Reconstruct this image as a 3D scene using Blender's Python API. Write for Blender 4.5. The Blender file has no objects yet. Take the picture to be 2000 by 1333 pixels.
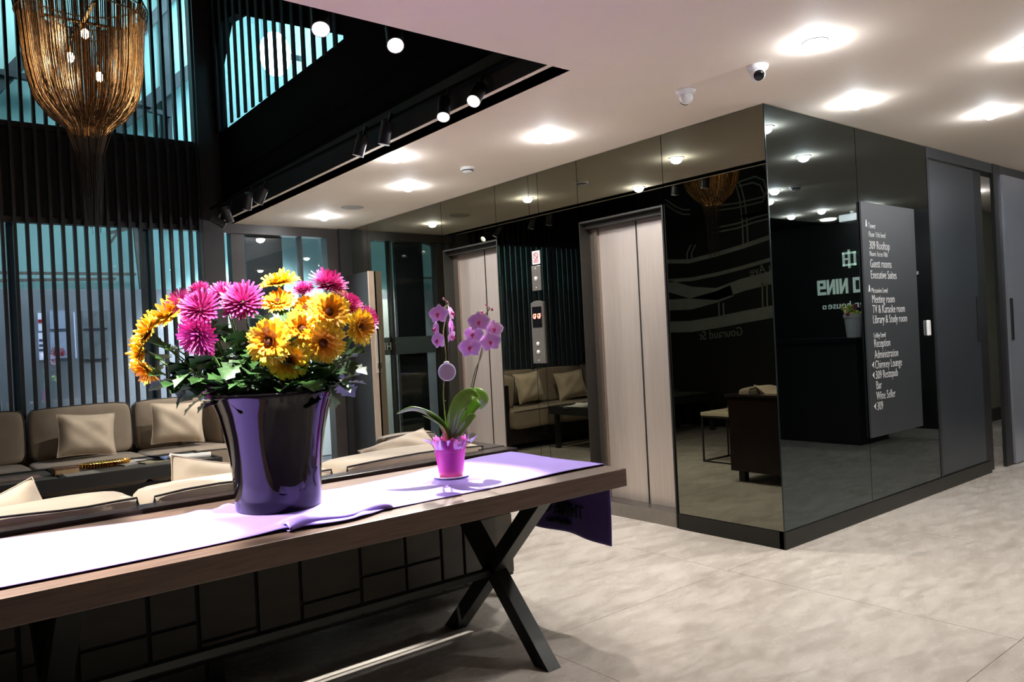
import bpy, math, random
from mathutils import Vector, Matrix
random.seed(7)
PI = math.pi
S = bpy.context.scene
COL = S.collection

# ---------------------------------------------------------------- camera
FPX, CX, CY, CH = 1514.51, 1000.0, 666.5, 1.35
RX = Vector((0.77705, 0.04003, -0.62816)); RY = Vector((-0.62743, -0.03006, -0.77809)); RZ = RX.cross(RY)
RX.normalize(); RY = (RY - RX * RX.dot(RY)).normalized(); RZ = RX.cross(RY)
cam = bpy.data.cameras.new('camera'); co = bpy.data.objects.new('camera', cam); COL.objects.link(co)
Rm = Matrix((RX, RY, RZ))
co.matrix_world = Matrix.Translation((0, 0, CH)) @ Rm.to_4x4()
cam.sensor_width = 36; cam.lens = FPX * 36 / 2000; cam.clip_start = 0.05; cam.clip_end = 100
S.camera = co
S.view_settings.view_transform = 'Standard'; S.view_settings.look = 'None'
S.view_settings.gamma = 1; S.view_settings.exposure = 0.86; S.view_settings.use_curve_mapping = False
w = bpy.data.worlds.new('World'); S.world = w; w.use_nodes = True
w.node_tree.nodes['Background'].inputs[0].default_value = (0.10, 0.14, 0.2, 1)
w.node_tree.nodes['Background'].inputs[1].default_value = 0.05

DOME_E, DOWN_W, TRACK_W, KEY_W = 150.0, 13.0, 50.0, 330.0

def light(kind, name, loc, target, energy, color=(1, 1, 1), size=0.05, angle=80, blend=0.5, sy=None):
    l = bpy.data.lights.new(name, kind); l.energy = energy; l.color = color
    if kind == 'SPOT':
        l.spot_size = math.radians(angle); l.spot_blend = blend; l.shadow_soft_size = size
    elif kind == 'AREA':
        l.size = size
        if sy: l.shape = 'RECTANGLE'; l.size_y = sy
    else:
        l.shadow_soft_size = size
    o = bpy.data.objects.new(name, l); COL.objects.link(o); o.location = loc
    d = Vector(target) - Vector(loc)
    o.rotation_euler = d.to_track_quat('-Z', 'Y').to_euler()
    return o

# the floodlit construction site outside, beyond the facade
light('AREA', 'site_floodlight', (1.9, 8.75, 5.7), (2.2, 10.2, 3.2), 62, (0.78, 1.0, 1.0), 6.0, sy=0.4)
light('SPOT', 'entrance_floodlight', (3.4, 8.5, 2.9), (3.7, 9.2, 1.0), 380, (0.95, 0.98, 1.0), .1, 110, .6)
light('AREA', 'site_floodlight', (1.2, 8.6, 2.75), (1.4, 9.7, 1.6), 9, (0.82, 0.9, 1.0), 4.5, sy=0.3)
light('AREA', 'site_floodlight', (3.0, 7.6, 5.9), (3.8, 7.6, 4.4), 90, (0.55, 0.85, 1.0), 3.0, sy=0.2)

# ---------------------------------------------------------------- pixel -> place helpers
def ray(u, v): return Rm @ Vector((u - CX, -(v - CY), -FPX))
def onz(u, v, z): d = ray(u, v); return d * ((z - CH) / d.z) + Vector((0, 0, CH))
def onx(u, v, x): d = ray(u, v); return d * (x / d.x) + Vector((0, 0, CH))
def ony(u, v, y): d = ray(u, v); return d * (y / d.y) + Vector((0, 0, CH))

# ---------------------------------------------------------------- materials
MATS = {}
def mat(name, color, rough=0.5, metal=0.0, var=0.0, scale=8.0, bump=0.0, bscale=40.0, stretch=None, coat=0.0,
        emit=None, estr=0.0, vcol=False, trans=0.0, alpha=1.0, sheen=0.0, spec=0.5, sss=0.0, wear=None):
    if name in MATS: return MATS[name]
    m = bpy.data.materials.new(name); m.use_nodes = True
    nt = m.node_tree; N = nt.nodes; L = nt.links; b = N['Principled BSDF']
    b.inputs['Base Color'].default_value = (*color, 1); b.inputs['Roughness'].default_value = rough
    b.inputs['Metallic'].default_value = metal; b.inputs['Coat Weight'].default_value = coat
    b.inputs['Coat Roughness'].default_value = 0.04
    b.inputs['Specular IOR Level'].default_value = spec
    b.inputs['Transmission Weight'].default_value = trans; b.inputs['Alpha'].default_value = alpha
    b.inputs['Sheen Weight'].default_value = sheen
    if sss: b.inputs['Subsurface Weight'].default_value = sss; b.inputs['Subsurface Radius'].default_value = (.02, .01, .01)
    if emit: b.inputs['Emission Color'].default_value = (*emit, 1); b.inputs['Emission Strength'].default_value = estr
    tc = N.new('ShaderNodeTexCoord'); mp = N.new('ShaderNodeMapping')
    L.new(tc.outputs['Object'], mp.inputs[0])
    if stretch: mp.inputs['Scale'].default_value = stretch
    if vcol:
        a = N.new('ShaderNodeVertexColor'); a.layer_name = 'Col'; L.new(a.outputs[0], b.inputs['Base Color'])
    elif var:
        nz = N.new('ShaderNodeTexNoise'); nz.inputs['Scale'].default_value = scale; nz.inputs['Detail'].default_value = 5; nz.inputs['Distortion'].default_value = 0.5
        L.new(mp.outputs[0], nz.inputs['Vector'])
        cr = N.new('ShaderNodeValToRGB'); cr.color_ramp.interpolation = 'EASE'; cr.color_ramp.elements[0].position = 0.25; cr.color_ramp.elements[1].position = 0.75
        cr.color_ramp.elements[0].color = (*[c * (1 - var) for c in color], 1)
        cr.color_ramp.elements[1].color = (*[min(1, c * (1 + var)) for c in color], 1)
        L.new(nz.outputs[0], cr.inputs[0]); L.new(cr.outputs[0], b.inputs['Base Color'])
        if wear:
            mr = N.new('ShaderNodeMapRange'); mr.inputs[3].default_value = rough - wear; mr.inputs[4].default_value = rough + wear
            L.new(nz.outputs[0], mr.inputs[0]); L.new(mr.outputs[0], b.inputs['Roughness'])
    if bump:
        n2 = N.new('ShaderNodeTexNoise'); n2.inputs['Scale'].default_value = bscale; n2.inputs['Detail'].default_value = 4
        L.new(mp.outputs[0], n2.inputs['Vector'])
        bp = N.new('ShaderNodeBump'); bp.inputs['Strength'].default_value = bump; bp.inputs['Distance'].default_value = 0.01
        L.new(n2.outputs[0], bp.inputs['Height']); L.new(bp.outputs[0], b.inputs['Normal'])
    MATS[name] = m; return m

def glass_mat(name, tint, base):
    m = bpy.data.materials.new(name); m.use_nodes = True; nt = m.node_tree; N = nt.nodes; L = nt.links
    N.remove(N['Principled BSDF'])
    t = N.new('ShaderNodeBsdfTransparent'); t.inputs[0].default_value = (*tint, 1)
    g = N.new('ShaderNodeBsdfGlossy'); g.inputs['Roughness'].default_value = 0.0
    lw = N.new('ShaderNodeLayerWeight'); lw.inputs[0].default_value = 0.5
    fr = N.new('ShaderNodeMath'); fr.operation = 'POWER'; fr.inputs[1].default_value = 4.0; L.new(lw.outputs['Facing'], fr.inputs[0])
    ad = N.new('ShaderNodeMath'); ad.operation = 'ADD'; ad.use_clamp = True; ad.inputs[1].default_value = base
    nz = N.new('ShaderNodeTexNoise'); nz.inputs['Scale'].default_value = 0.6
    bp = N.new('ShaderNodeBump'); bp.inputs['Strength'].default_value = 0.01
    L.new(nz.outputs[0], bp.inputs['Height']); L.new(bp.outputs[0], g.inputs['Normal'])
    L.new(fr.outputs[0], ad.inputs[0])
    mx = N.new('ShaderNodeMixShader'); L.new(ad.outputs[0], mx.inputs[0]); L.new(t.outputs[0], mx.inputs[1]); L.new(g.outputs[0], mx.inputs[2])
    L.new(mx.outputs[0], N['Material Output'].inputs[0]); MATS[name] = m; return m

def emis(name, color, s):
    return mat(name, (0.8, 0.8, 0.8), 0.4, emit=color, estr=s)

CEIL = mat('ceiling_paint', (0.87, 0.765, 0.655), 0.75, var=0.02, scale=1.5, bump=0.03, bscale=120)
CONC = mat('polished_concrete', (0.47, 0.425, 0.372), 0.27)
def mottle(m, A, B, layers, r0, r1):
    nt = m.node_tree; N = nt.nodes; L = nt.links; b = N['Principled BSDF']; geo = N.new('ShaderNodeNewGeometry'); prev = None
    for (sc, st, w_, dist) in layers:
        mp = N.new('ShaderNodeMapping'); mp.inputs['Scale'].default_value = st; mp.inputs['Rotation'].default_value = (0, 0, .5); L.new(geo.outputs['Position'], mp.inputs[0])
        nz = N.new('ShaderNodeTexNoise'); nz.inputs['Scale'].default_value = sc; nz.inputs['Detail'].default_value = 9; nz.inputs['Roughness'].default_value = .62; nz.inputs['Distortion'].default_value = dist
        L.new(mp.outputs[0], nz.inputs['Vector'])
        mu = N.new('ShaderNodeMath'); mu.operation = 'MULTIPLY_ADD'; mu.inputs[1].default_value = w_; mu.inputs[2].default_value = -w_ * .5; L.new(nz.outputs[0], mu.inputs[0])
        if prev is None: prev = mu
        else:
            ad = N.new('ShaderNodeMath'); ad.operation = 'ADD'; L.new(prev.outputs[0], ad.inputs[0]); L.new(mu.outputs[0], ad.inputs[1]); prev = ad
    ad = N.new('ShaderNodeMath'); ad.operation = 'ADD'; ad.use_clamp = True; ad.inputs[1].default_value = .5; L.new(prev.outputs[0], ad.inputs[0])
    mx = N.new('ShaderNodeMix'); mx.data_type = 'RGBA'; L.new(ad.outputs[0], mx.inputs['Factor'])
    mx.inputs[6].default_value = (*A, 1); mx.inputs[7].default_value = (*B, 1); L.new(mx.outputs[2], b.inputs['Base Color'])
    mr = N.new('ShaderNodeMapRange'); mr.inputs[3].default_value = r1; mr.inputs[4].default_value = r0; L.new(ad.outputs[0], mr.inputs[0]); L.new(mr.outputs[0], b.inputs['Roughness'])
mottle(CONC, (.30, .262, .222), (.62, .57, .51), [(1.2, (1, 1.6, 1), 1.3, .3), (4.5, (1, 2.6, 1), 1.7, .2), (22, (1, 1.5, 1), .4, 0)], .20, .34)
JOINT = mat('joint_filler', (0.33, 0.29, 0.25), 0.7, var=0.1)
MIRG = mat('bronze_mirror', (0.20, 0.20, 0.158), 0.0, 1.0, var=0.01, scale=0.7)
MIRB = mat('smoked_mirror', (0.095, 0.118, 0.118), 0.0, 1.0, var=0.01, scale=0.7)
BLK = mat('black_paint', (0.012, 0.012, 0.013), 0.45, var=0.15, scale=4)
BLKM = mat('black_matte', (0.008, 0.008, 0.009), 0.7, var=0.15, scale=4)
FASC = mat('charcoal_fascia', (0.006, 0.006, 0.007), 0.9, var=0.2, scale=3, spec=.06)
FRAME = mat('dark_bronze_frame', (0.045, 0.038, 0.036), 0.4, 0.3, var=0.08, scale=5)
PLN = mat('plinth_metal', (0.022, 0.022, 0.018), 0.35, 0.6, var=0.1)
STEEL = mat('brushed_steel_door', (0.58, 0.51, 0.46), 0.38, 0.65, var=0.05, scale=60, stretch=(1, 1, 0.05), bump=0.05, bscale=160)
STEELD = mat('brushed_steel_trim', (0.42, 0.36, 0.30), 0.3, 0.9, var=0.06, scale=40)
STEELK = mat('steel_kickplate', (0.28, 0.26, 0.24), 0.28, 0.9, var=0.06, scale=30)
JAMB = mat('dark_jamb', (0.013, 0.012, 0.009), 0.55, 0.05, var=0.1)
SATIN = mat('satin_grey_door', (0.060, 0.068, 0.080), 0.34, 0.5, var=0.05, scale=3, bump=0.02, bscale=200)
BOARD = mat('directory_board', (0.028, 0.031, 0.035), 0.42, 0.0, var=0.05, scale=2)
WHT = mat('white_plastic', (0.80, 0.80, 0.80), 0.35, var=0.02)
LETW = mat('white_lettering', (0.55, 0.56, 0.57), 0.5, var=0.02)
GLASS = glass_mat('facade_glass', (0.90, 0.95, 0.96), 0.045)
GLASSD = glass_mat('entrance_glass', (0.84, 0.88, 0.9), 0.06)
WOOD = mat('walnut_veneer', (0.092, 0.056, 0.040), 0.38, var=0.28, scale=14, stretch=(0.5, 8, 8), bump=0.04, bscale=60)
LEGM = mat('black_steel_leg', (0.018, 0.020, 0.018), 0.42, 0.4, var=0.1)
CLOTH = mat('purple_satin', (0.235, 0.135, 0.62), 0.55, var=0.06, scale=3, bump=0.25, bscale=3.0, sheen=0.3)
CLOTHD = mat('black_print', (0.006, 0.004, 0.012), 0.7, var=0.05)
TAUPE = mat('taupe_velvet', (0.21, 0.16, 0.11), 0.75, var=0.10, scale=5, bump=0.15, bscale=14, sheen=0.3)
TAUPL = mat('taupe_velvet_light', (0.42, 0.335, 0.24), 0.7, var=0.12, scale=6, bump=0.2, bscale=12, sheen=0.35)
PIPE = mat('dark_piping', (0.03, 0.022, 0.02), 0.6, var=0.05)
LACQ = mat('dark_lacquer', (0.016, 0.010, 0.010), 0.22, var=0.15, scale=5, spec=.35)
PANEL = mat('sofa_back_veneer', (0.040, 0.034, 0.024), 0.5, var=0.18, scale=5, stretch=(1, 1, 3))
TEAL = mat('teal_scaffold_net', (0.33, 0.56, 0.575), 0.9, var=0.10, scale=1.3, bump=0.3, bscale=5)
HOARD = mat('grey_hoarding', (0.34, 0.36, 0.42), 0.8, var=0.14, scale=1.4)
SITE = mat('site_steel', (0.035, 0.045, 0.055), 0.6, 0.2, var=0.2, scale=6)
PIPEM = mat('scaffold_tube', (0.16, 0.14, 0.13), 0.5, 0.6, var=0.2)

# ---------------------------------------------------------------- mesh builder
class MB:
    def __init__(s): s.v = []; s.f = []; s.c = []
    def add(s, vs, fs, cs=None):
        n = len(s.v); s.v += [tuple(p) for p in vs]; s.f += [tuple(i + n for i in q) for q in fs]
        s.c += list(cs) if cs else [(1, 1, 1)] * len(vs)
        return s
    def box(s, x0, x1, y0, y1, z0, z1):
        return s.add([(x0, y0, z0), (x1, y0, z0), (x1, y1, z0), (x0, y1, z0), (x0, y0, z1), (x1, y0, z1), (x1, y1, z1), (x0, y1, z1)],
                     [(0, 3, 2, 1), (4, 5, 6, 7), (0, 1, 5, 4), (1, 2, 6, 5), (2, 3, 7, 6), (3, 0, 4, 7)])
    def bar(s, a, b, wx, wy, up=(0, 0, 1)):
        a = Vector(a); b = Vector(b); d = (b - a).normalized(); up = Vector(up)
        if abs(d.dot(up)) > .98: up = Vector((1, 0, 0))
        x = d.cross(up).normalized(); y = x.cross(d)
        vs = [p + x * sx * wx / 2 + y * sy * wy / 2 for p in (a, b) for sx, sy in ((-1, -1), (1, -1), (1, 1), (-1, 1))]
        return s.add(vs, [(0, 1, 2, 3), (7, 6, 5, 4), (0, 4, 5, 1), (1, 5, 6, 2), (2, 6, 7, 3), (3, 7, 4, 0)])
    def tube(s, pts, r, n=8, cap=True, cols=None):
        pts = [Vector(p) for p in pts]; k = len(pts); rs = r if isinstance(r, (list, tuple)) else [r] * k
        vs = []; cs = []; t0 = (pts[1] - pts[0]).normalized(); ref = Vector((0, 0, 1)) if abs(t0.z) < .9 else Vector((1, 0, 0))
        x = t0.cross(ref).normalized()
        for i, p in enumerate(pts):
            t = (pts[min(i + 1, k - 1)] - pts[max(i - 1, 0)]).normalized()
            x = (x - t * x.dot(t)).normalized(); y = t.cross(x)
            for j in range(n):
                a = 2 * PI * j / n; vs.append(p + (x * math.cos(a) + y * math.sin(a)) * rs[i]); cs.append(cols[i] if cols else (1, 1, 1))
        fs = [(i * n + j, i * n + (j + 1) % n, (i + 1) * n + (j + 1) % n, (i + 1) * n + j) for i in range(k - 1) for j in range(n)]
        if cap: fs += [tuple(range(n - 1, -1, -1)), tuple((k - 1) * n + j for j in range(n))]
        return s.add(vs, fs, cs)
    def lathe(s, c, prof, n=32, ax=None, rot=None, cap=True, squash=1.0):
        c = Vector(c); M = rot or Matrix.Identity(3); vs = []
        for r, z in prof:
            for j in range(n):
                a = 2 * PI * j / n; vs.append(c + M @ Vector((r * math.cos(a), r * math.sin(a) * squash, z)))
        k = len(prof)
        fs = [(i * n + j, i * n + (j + 1) % n, (i + 1) * n + (j + 1) % n, (i + 1) * n + j) for i in range(k - 1) for j in range(n)]
        if cap and prof[0][0] > 1e-6: fs.append(tuple(range(n - 1, -1, -1)))
        if cap and prof[-1][0] > 1e-6: fs.append(tuple((k - 1) * n + j for j in range(n)))
        return s.add(vs, fs)
    def poly(s, pts, nrm, th):
        n = len(pts); off = Vector(nrm) * th; P = [Vector(p) for p in pts]
        return s.add(P + [p + off for p in P], [tuple(range(n - 1, -1, -1)), tuple(range(n, 2 * n))] + [(i, (i + 1) % n, n + (i + 1) % n, n + i) for i in range(n)])
    def ball(s, c, r, n=10, sc=(1, 1, 1)):
        c = Vector(c); vs = []
        for i in range(n + 1):
            t = PI * i / n
            for j in range(2 * n):
                a = PI * j / n; vs.append(c + Vector((r * sc[0] * math.sin(t) * math.cos(a), r * sc[1] * math.sin(t) * math.sin(a), r * sc[2] * math.cos(t))))
        fs = [(i * 2 * n + j, (i + 1) * 2 * n + j, (i + 1) * 2 * n + (j + 1) % (2 * n), i * 2 * n + (j + 1) % (2 * n)) for i in range(n) for j in range(2 * n)]
        return s.add(vs, fs)
    def build(s, name, m, parent=None, smooth=False, bevel=0.0, loc=None, solid=0.0, sub=0, seg=2):
        o0 = Vector(loc) if loc is not None else (wloc(parent) if parent else None)
        if o0 is None:
            xs = [p[0] for p in s.v]; ys = [p[1] for p in s.v]; zs = [p[2] for p in s.v]
            o0 = Vector(((min(xs) + max(xs)) / 2, (min(ys) + max(ys)) / 2, min(zs)))
        me = bpy.data.meshes.new(name)
        me.from_pydata([(p[0] - o0.x, p[1] - o0.y, p[2] - o0.z) for p in s.v], [], s.f)
        if any(c != (1, 1, 1) for c in s.c):
            ca = me.color_attributes.new('Col', 'FLOAT_COLOR', 'POINT')
            ca.data.foreach_set('color', [q for c in s.c for q in (*c, 1.0)])
        me.materials.append(m)
        if smooth: me.polygons.foreach_set('use_smooth', [True] * len(me.polygons))
        me.update()
        o = bpy.data.objects.new(name, me); COL.objects.link(o)
        if parent: o.parent = parent; o.location = o0 - wloc(parent)
        else: o.location = o0
        if solid: md = o.modifiers.new('solid', 'SOLIDIFY'); md.thickness = solid; md.offset = 0
        if sub: md = o.modifiers.new('sub', 'SUBSURF'); md.levels = sub; md.render_levels = sub
        if bevel: md = o.modifiers.new('bev', 'BEVEL'); md.width = bevel; md.segments = seg; md.limit_method = 'ANGLE'
        return o

def wloc(o):
    p = Vector(o.location)
    while o.parent: o = o.parent; p += Vector(o.location)
    return p
def tag(o, label=None, cat=None, group=None, kind=None):
    if label: o['label'] = label
    if cat: o['category'] = cat
    if group: o['group'] = group
    if kind: o['kind'] = kind
    return o
def empty(name, loc, label=None, cat=None, group=None, kind=None):
    o = bpy.data.objects.new(name, None); COL.objects.link(o); o.location = loc; o.empty_display_size = .1
    return tag(o, label, cat, group, kind)
def box(name, x0, x1, y0, y1, z0, z1, m, parent=None, bevel=0.0, kind=None):
    o = MB().box(x0, x1, y0, y1, z0, z1).build(name, m, parent, bevel=bevel)
    if kind: o['kind'] = kind
    return o
def copy_tree(o, parent=None):
    c = o.copy(); COL.objects.link(c); c.parent = parent
    for ch in list(o.children): copy_tree(ch, c)
    return c
DEP = None
def text(name, s, size, m, parent, loc, rot, xs=1.0, ext=0.0015, align='LEFT', zscale=1.0, thin=0.0):
    cu = bpy.data.curves.new(name, 'FONT'); cu.body = s; cu.size = size; cu.offset = -thin * size; cu.extrude = ext; cu.align_x = align; cu.resolution_u = 3
    t = bpy.data.objects.new(name, cu); COL.objects.link(t)
    bpy.context.view_layer.update()
    me = bpy.data.meshes.new_from_object(t.evaluated_get(bpy.context.evaluated_depsgraph_get()))
    COL.objects.unlink(t); bpy.data.objects.remove(t); bpy.data.curves.remove(cu)
    me.transform(Matrix.Diagonal((xs, zscale, 1, 1))); me.materials.clear(); me.materials.append(m)
    o = bpy.data.objects.new(name, me); COL.objects.link(o)
    if parent: o.parent = parent; o.location = Vector(loc) - wloc(parent)
    else: o.location = loc
    o.rotation_euler = rot
    return o

XW, YW, YB, XL, ZC = 4.175, 2.645, 8.2, -0.6, 2.70     # elevator wall, mirror return, facade, left wall, ceiling
VX0, VX1, VY = 2.605, 2.715, 2.835                     # void edge

# ================================================================ SETTING
fl = empty('floor', (4, 2, 0), kind='structure')
box('joint_bed', -3.5, 12.5, -6, 8.45, -0.06, -0.003, JOINT, fl)
slabs = {}
for i in range(-4, 8):
    for j in range(-6, 5):
        x0 = 2.165 + 1.44 * i; x1 = x0 + 1.44; y0 = 2.655 + 1.44 * j; y1 = y0 + 1.44
        x0, x1, y0, y1 = max(x0, -3.5), min(x1, 12.5), max(y0, -6), min(y1, 8.45)
        if x1 - x0 < .05 or y1 - y0 < .05: continue
        MB().box(x0 + .0012, x1 - .0012, y0 + .0012, y1 - .0012, -0.045, 0).build('floor_slab', CONC, fl)

# ceiling with the rectangular void cut out of it
cl = MB()
def cquad(pts): cl.poly([(x, y, ZC) for x, y in pts], (0, 0, 1), 0.16)
cquad([(XL - 3, -0.13), (12.5, -0.13), (12.5, VY), (XL - 3, VY)])
cquad([(VX0, VY), (XW + .3, VY), (XW + .3, YB), (VX1, YB)])
cquad([(XW + .3, VY), (12.5, VY), (12.5, 4.6), (XW + .3, 4.6)])
tag(cl.build('ceiling', CEIL), kind='structure')
tag(MB().box(XL - 3, 12.5, -6, -0.13, ZC, ZC + .16).build('ceiling_dark_bay', BLK), kind='structure')

# void walls above ceiling level
wv = empty('wall_atrium_right', (2.7, 5.5, 2.72), kind='structure')
def vx(y): return VX0 + (VX1 - VX0) * (y - VY) / (YB - VY)
m = MB()
for (ya, yb, za, zb) in ((VY, YB, 2.70, 3.60), (VY, 5.1, 3.60, 6.2)):
    m.poly([(vx(ya) + .03, ya, za), (vx(yb) + .03, yb, za), (vx(yb) + .03, yb, zb), (vx(ya) + .03, ya, zb)], (1, 0, 0), .12)
m.build('fascia_panel', FASC, wv)
MB().poly([(2.70, 5.1, 3.63), (2.70, 7.25, 4.56), (2.70, 7.62, 4.62), (2.70, 7.9, 4.3), (2.70, 7.9, 3.6), (2.70, 8.2, 3.6), (2.70, 8.2, 6.2), (2.70, 5.1, 6.2)], (1, 0, 0), .10).build('sloped_soffit_panel', FASC, wv)
MB().poly([(vx(VY) - .004, VY - .004, 2.701), (vx(YB) - .004, YB, 2.701), (vx(YB) - .004, YB, 2.90), (vx(VY) - .004, VY - .004, 2.90)], (1, 0, 0), .003).build('edge_liner', BLKM, wv)
for z0, z1, dx in ((2.705, 2.78, .03), (2.95, 2.99, .015), (3.12, 3.15, .02)):
    MB().poly([(vx(VY) + .04 - dx, VY, z0), (vx(YB) + .04 - dx, YB, z0), (vx(YB) + .04 - dx, YB, z1), (vx(VY) + .04 - dx, VY, z1)], (1, 0, 0), dx).build('fascia_ledge', FASC, wv)
for k in range(16):
    y = 5.2 + .185 * k
    if y > 8.1: break
    box('slat', 2.675, 2.69, y, y + .055, 3.58, 5.6, BLKM, wv)
box('pane', 2.82, 2.828, 5.1, 8.2, 3.6, 6.0, GLASS, wv)
tag(box('wall_atrium_near', XL, 2.66, VY - .12, VY, ZC + .002, 6.2, BLKM), kind='structure')
tag(box('ceiling_atrium', XL - .2, 4.4, VY, 10.5, 6.2, 6.3, BLKM), kind='structure')
tag(box('wall_left', XL - .15, XL, VY - 3.2, YB + .1, 0, 6.2, BLK), kind='structure')
tag(box('wall_front', -3.5, 12.5, -6.1, -6, 0, 2.86, BLK), kind='structure')
tag(box('wall_outer_left', -3.6, -3.5, -6, 2.7, 0, 2.86, BLK), kind='structure')

# upper site seen through the atrium side window
tag(box('scaffold_sheeting', 3.95, 4.00, 3.5, 9.7, 2.9, 6.15, TEAL), 'teal sheeting upstairs behind the slatted side window of the atrium', 'sheeting')
wp = onx(537, 105, 3.6)
wl = empty('work_light', wp, 'bright white work light glaring behind the slatted side window', 'light')
MB().lathe(wp, [(0, -.12), (.2, -.1), (.31, -.03), (.29, 0.0), (0.0, .02)], 24, rot=Vector((-.38, -.9, -.2)).to_track_quat('Z', 'Y').to_matrix() @ Matrix.Diagonal((.55, .8, 1))).build('lamp_face', emis('work_light_glow', (0.75, 0.88, 1.0), 9), wl, smooth=True)
MB().bar(wp + Vector((.1, 0, 0)), (3.95, wp.y, wp.z), .05, .05).build('bracket', SITE, wl)
MB().bar(wp + Vector((.1, 0, 0)), (wp.x + .1, wp.y, 6.2), .05, .05).build('hanger', SITE, wl)

# ---- back wall: slatted facade, frames, glass
bw = empty('wall_back', (1.5, YB, 0), kind='structure')
box('spandrel_panel', XL, 2.52, 8.06, 8.2, 2.62, 3.49, BLKM, bw)
box('sill_panel', XL, 2.52, 8.08, 8.2, 0, 0.35, BLKM, bw)
box('column', 2.525, 2.735, 7.98, 8.2, 0, 6.2, mat('column_brown', (.022, .019, .019), .5, var=.1), bw)
box('head_rail', 2.70, XW, 8.05, 8.2, 2.60, 2.70, FRAME, bw)
box('frame_post', 2.735, 2.755, 8.1, 8.2, 0, 2.6, FRAME, bw)
box('frame_post', 2.835, 2.975, 8.08, 8.2, 0, 2.6, FRAME, bw)
box('frame_post', 3.90, 4.03, 8.05, 8.2, 0, 2.6, FRAME, bw)
box('frame_post', 4.03, XW, 8.0, 8.2, 0, 2.7, BLK, bw)
box('frame_bottom', 2.735, 3.6, 8.08, 8.2, 0, .1, FRAME, bw)
box('frame_mullion', 3.60, 3.625, 8.1, 8.2, 0, 2.6, FRAME, bw)
slat0 = None
for k in range(-15, 18):
    x = 0.924 + .0925 * k - .02
    if x < XL + .03 or x > 2.5: continue
    if slat0 is None: slat0 = MB().box(x, x + .026, 7.925, 7.985, 0.0, 6.19).build('slat', BLK, bw, loc=(x, 7.92, 0))
    else:
        o = slat0.copy(); COL.objects.link(o); o.location.x = x - wloc(bw).x
for z in (2.60, 3.44, .32):
    box('slat_rail', XL, 2.52, 7.985, 8.06, z, z + .05, BLK, bw)
wn = empty('window_1', (1.0, 8.22, .35), kind='structure')
box('pane', XL, 2.52, 8.215, 8.225, .35, 2.62, GLASS, wn)
box('mullion', ony(13, 500, 8.23).x, ony(31, 500, 8.23).x, 8.2, 8.26, .35, 2.62, mat('blue_grey_mullion', (.03, .07, .09), .4, .3, var=.1), wn)
box('mullion', ony(275, 500, 8.23).x, ony(299, 500, 8.23).x, 8.2, 8.26, .35, 2.62, MATS['blue_grey_mullion'], wn)
wn2 = empty('window_2', (1.0, 8.22, 3.55), kind='structure')
box('pane', XL, 2.52, 8.215, 8.225, 3.49, 6.2, GLASS, wn2)
wn3 = empty('window_3', (3.3, 8.18, 0), kind='structure')
box('pane', 2.975, 3.60, 8.16, 8.17, .1, 2.6, GLASSD, wn3)
box('pane', 3.625, 3.90, 8.16, 8.17, .1, 2.6, GLASS, wn3)
box('pane', 2.755, 2.835, 8.16, 8.17, .1, 2.6, GLASS, wn3)
bnd = box('frosted_band', 2.98, 3.88, 8.172, 8.175, 1.24, 1.45, mat('frosted_film', (.16, .17, .17), .6, var=.04), wn3)
text('lettering', 'THREE', .13, mat('film_letters', (.55, .58, .58), .6, var=.03), wn3, (3.56, 8.156, 1.30), (PI / 2, 0, 0), .80)

# open entrance door standing at right angles to the facade beside the mirror wall
d3 = empty('door_3', (4.03, 8.15, 0), kind='structure')
box('leaf', 4.098, 4.163, 7.51, 8.0, .01, 2.17, BLK, d3)
box('edge_strip', 4.096, 4.165, 7.495, 7.51, .01, 2.172, mat('oak_edge', (.42, .33, .26), .5, var=.1, scale=20, stretch=(6, 6, .5)), d3)
lp = box('lock_plate', 4.138, 4.167, 7.486, 7.495, 1.06, 1.52, mat('pale_lock_plate', (.62, .56, .5), .35, .3, var=.03), d3, bevel=.002)
box('latch', 4.150, 4.160, 7.476, 7.486, 1.11, 1.17, STEELD, lp)

# ---- elevator wall (mirror panels with lift openings)
rw = empty('wall_right', (XW, 5.4, 0), kind='structure')
E1 = (3.475, 4.28, 2.222); E2 = (5.325, 6.15, 2.232)
seams = [YW, 3.445, 4.283, 4.745, 4.86, 5.31, 6.155, 7.62, YB]
for a, b in zip(seams[:-1], seams[1:]):
    z0 = .105
    if a == 3.445: z0 = E1[2] + .004
    if a == 5.31: z0 = E2[2] + .004
    box('mirror_panel', XW, XW + .012, a + .0025, b - .0025, z0, ZC - .004, MIRG, rw)
box('backing', XW + .013, XW + .05, YW + .02, YB, 0, ZC, BLKM, rw).name = 'backing_board'
for bo in list(rw.children):
    if bo.name == 'backing_board': bpy.data.objects.remove(bo)
mk = MB()
for a, b in ((YW + .02, E1[0]), (E1[1] + .012, E2[0]), (E2[1] + .012, YB)): mk.box(XW + .013, XW + .05, a, b, 0, ZC)
for e in (E1, E2): mk.box(XW + .013, XW + .05, e[0], e[1] + .012, e[2] + .01, ZC)
mk.build('backing_board', BLKM, rw)
for a, b in ((YW, 3.445), (4.285, 5.31), (6.157, YB - .2)): box('plinth', XW - .012, XW + .03, a, b, 0, .103, PLN, rw)
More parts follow.
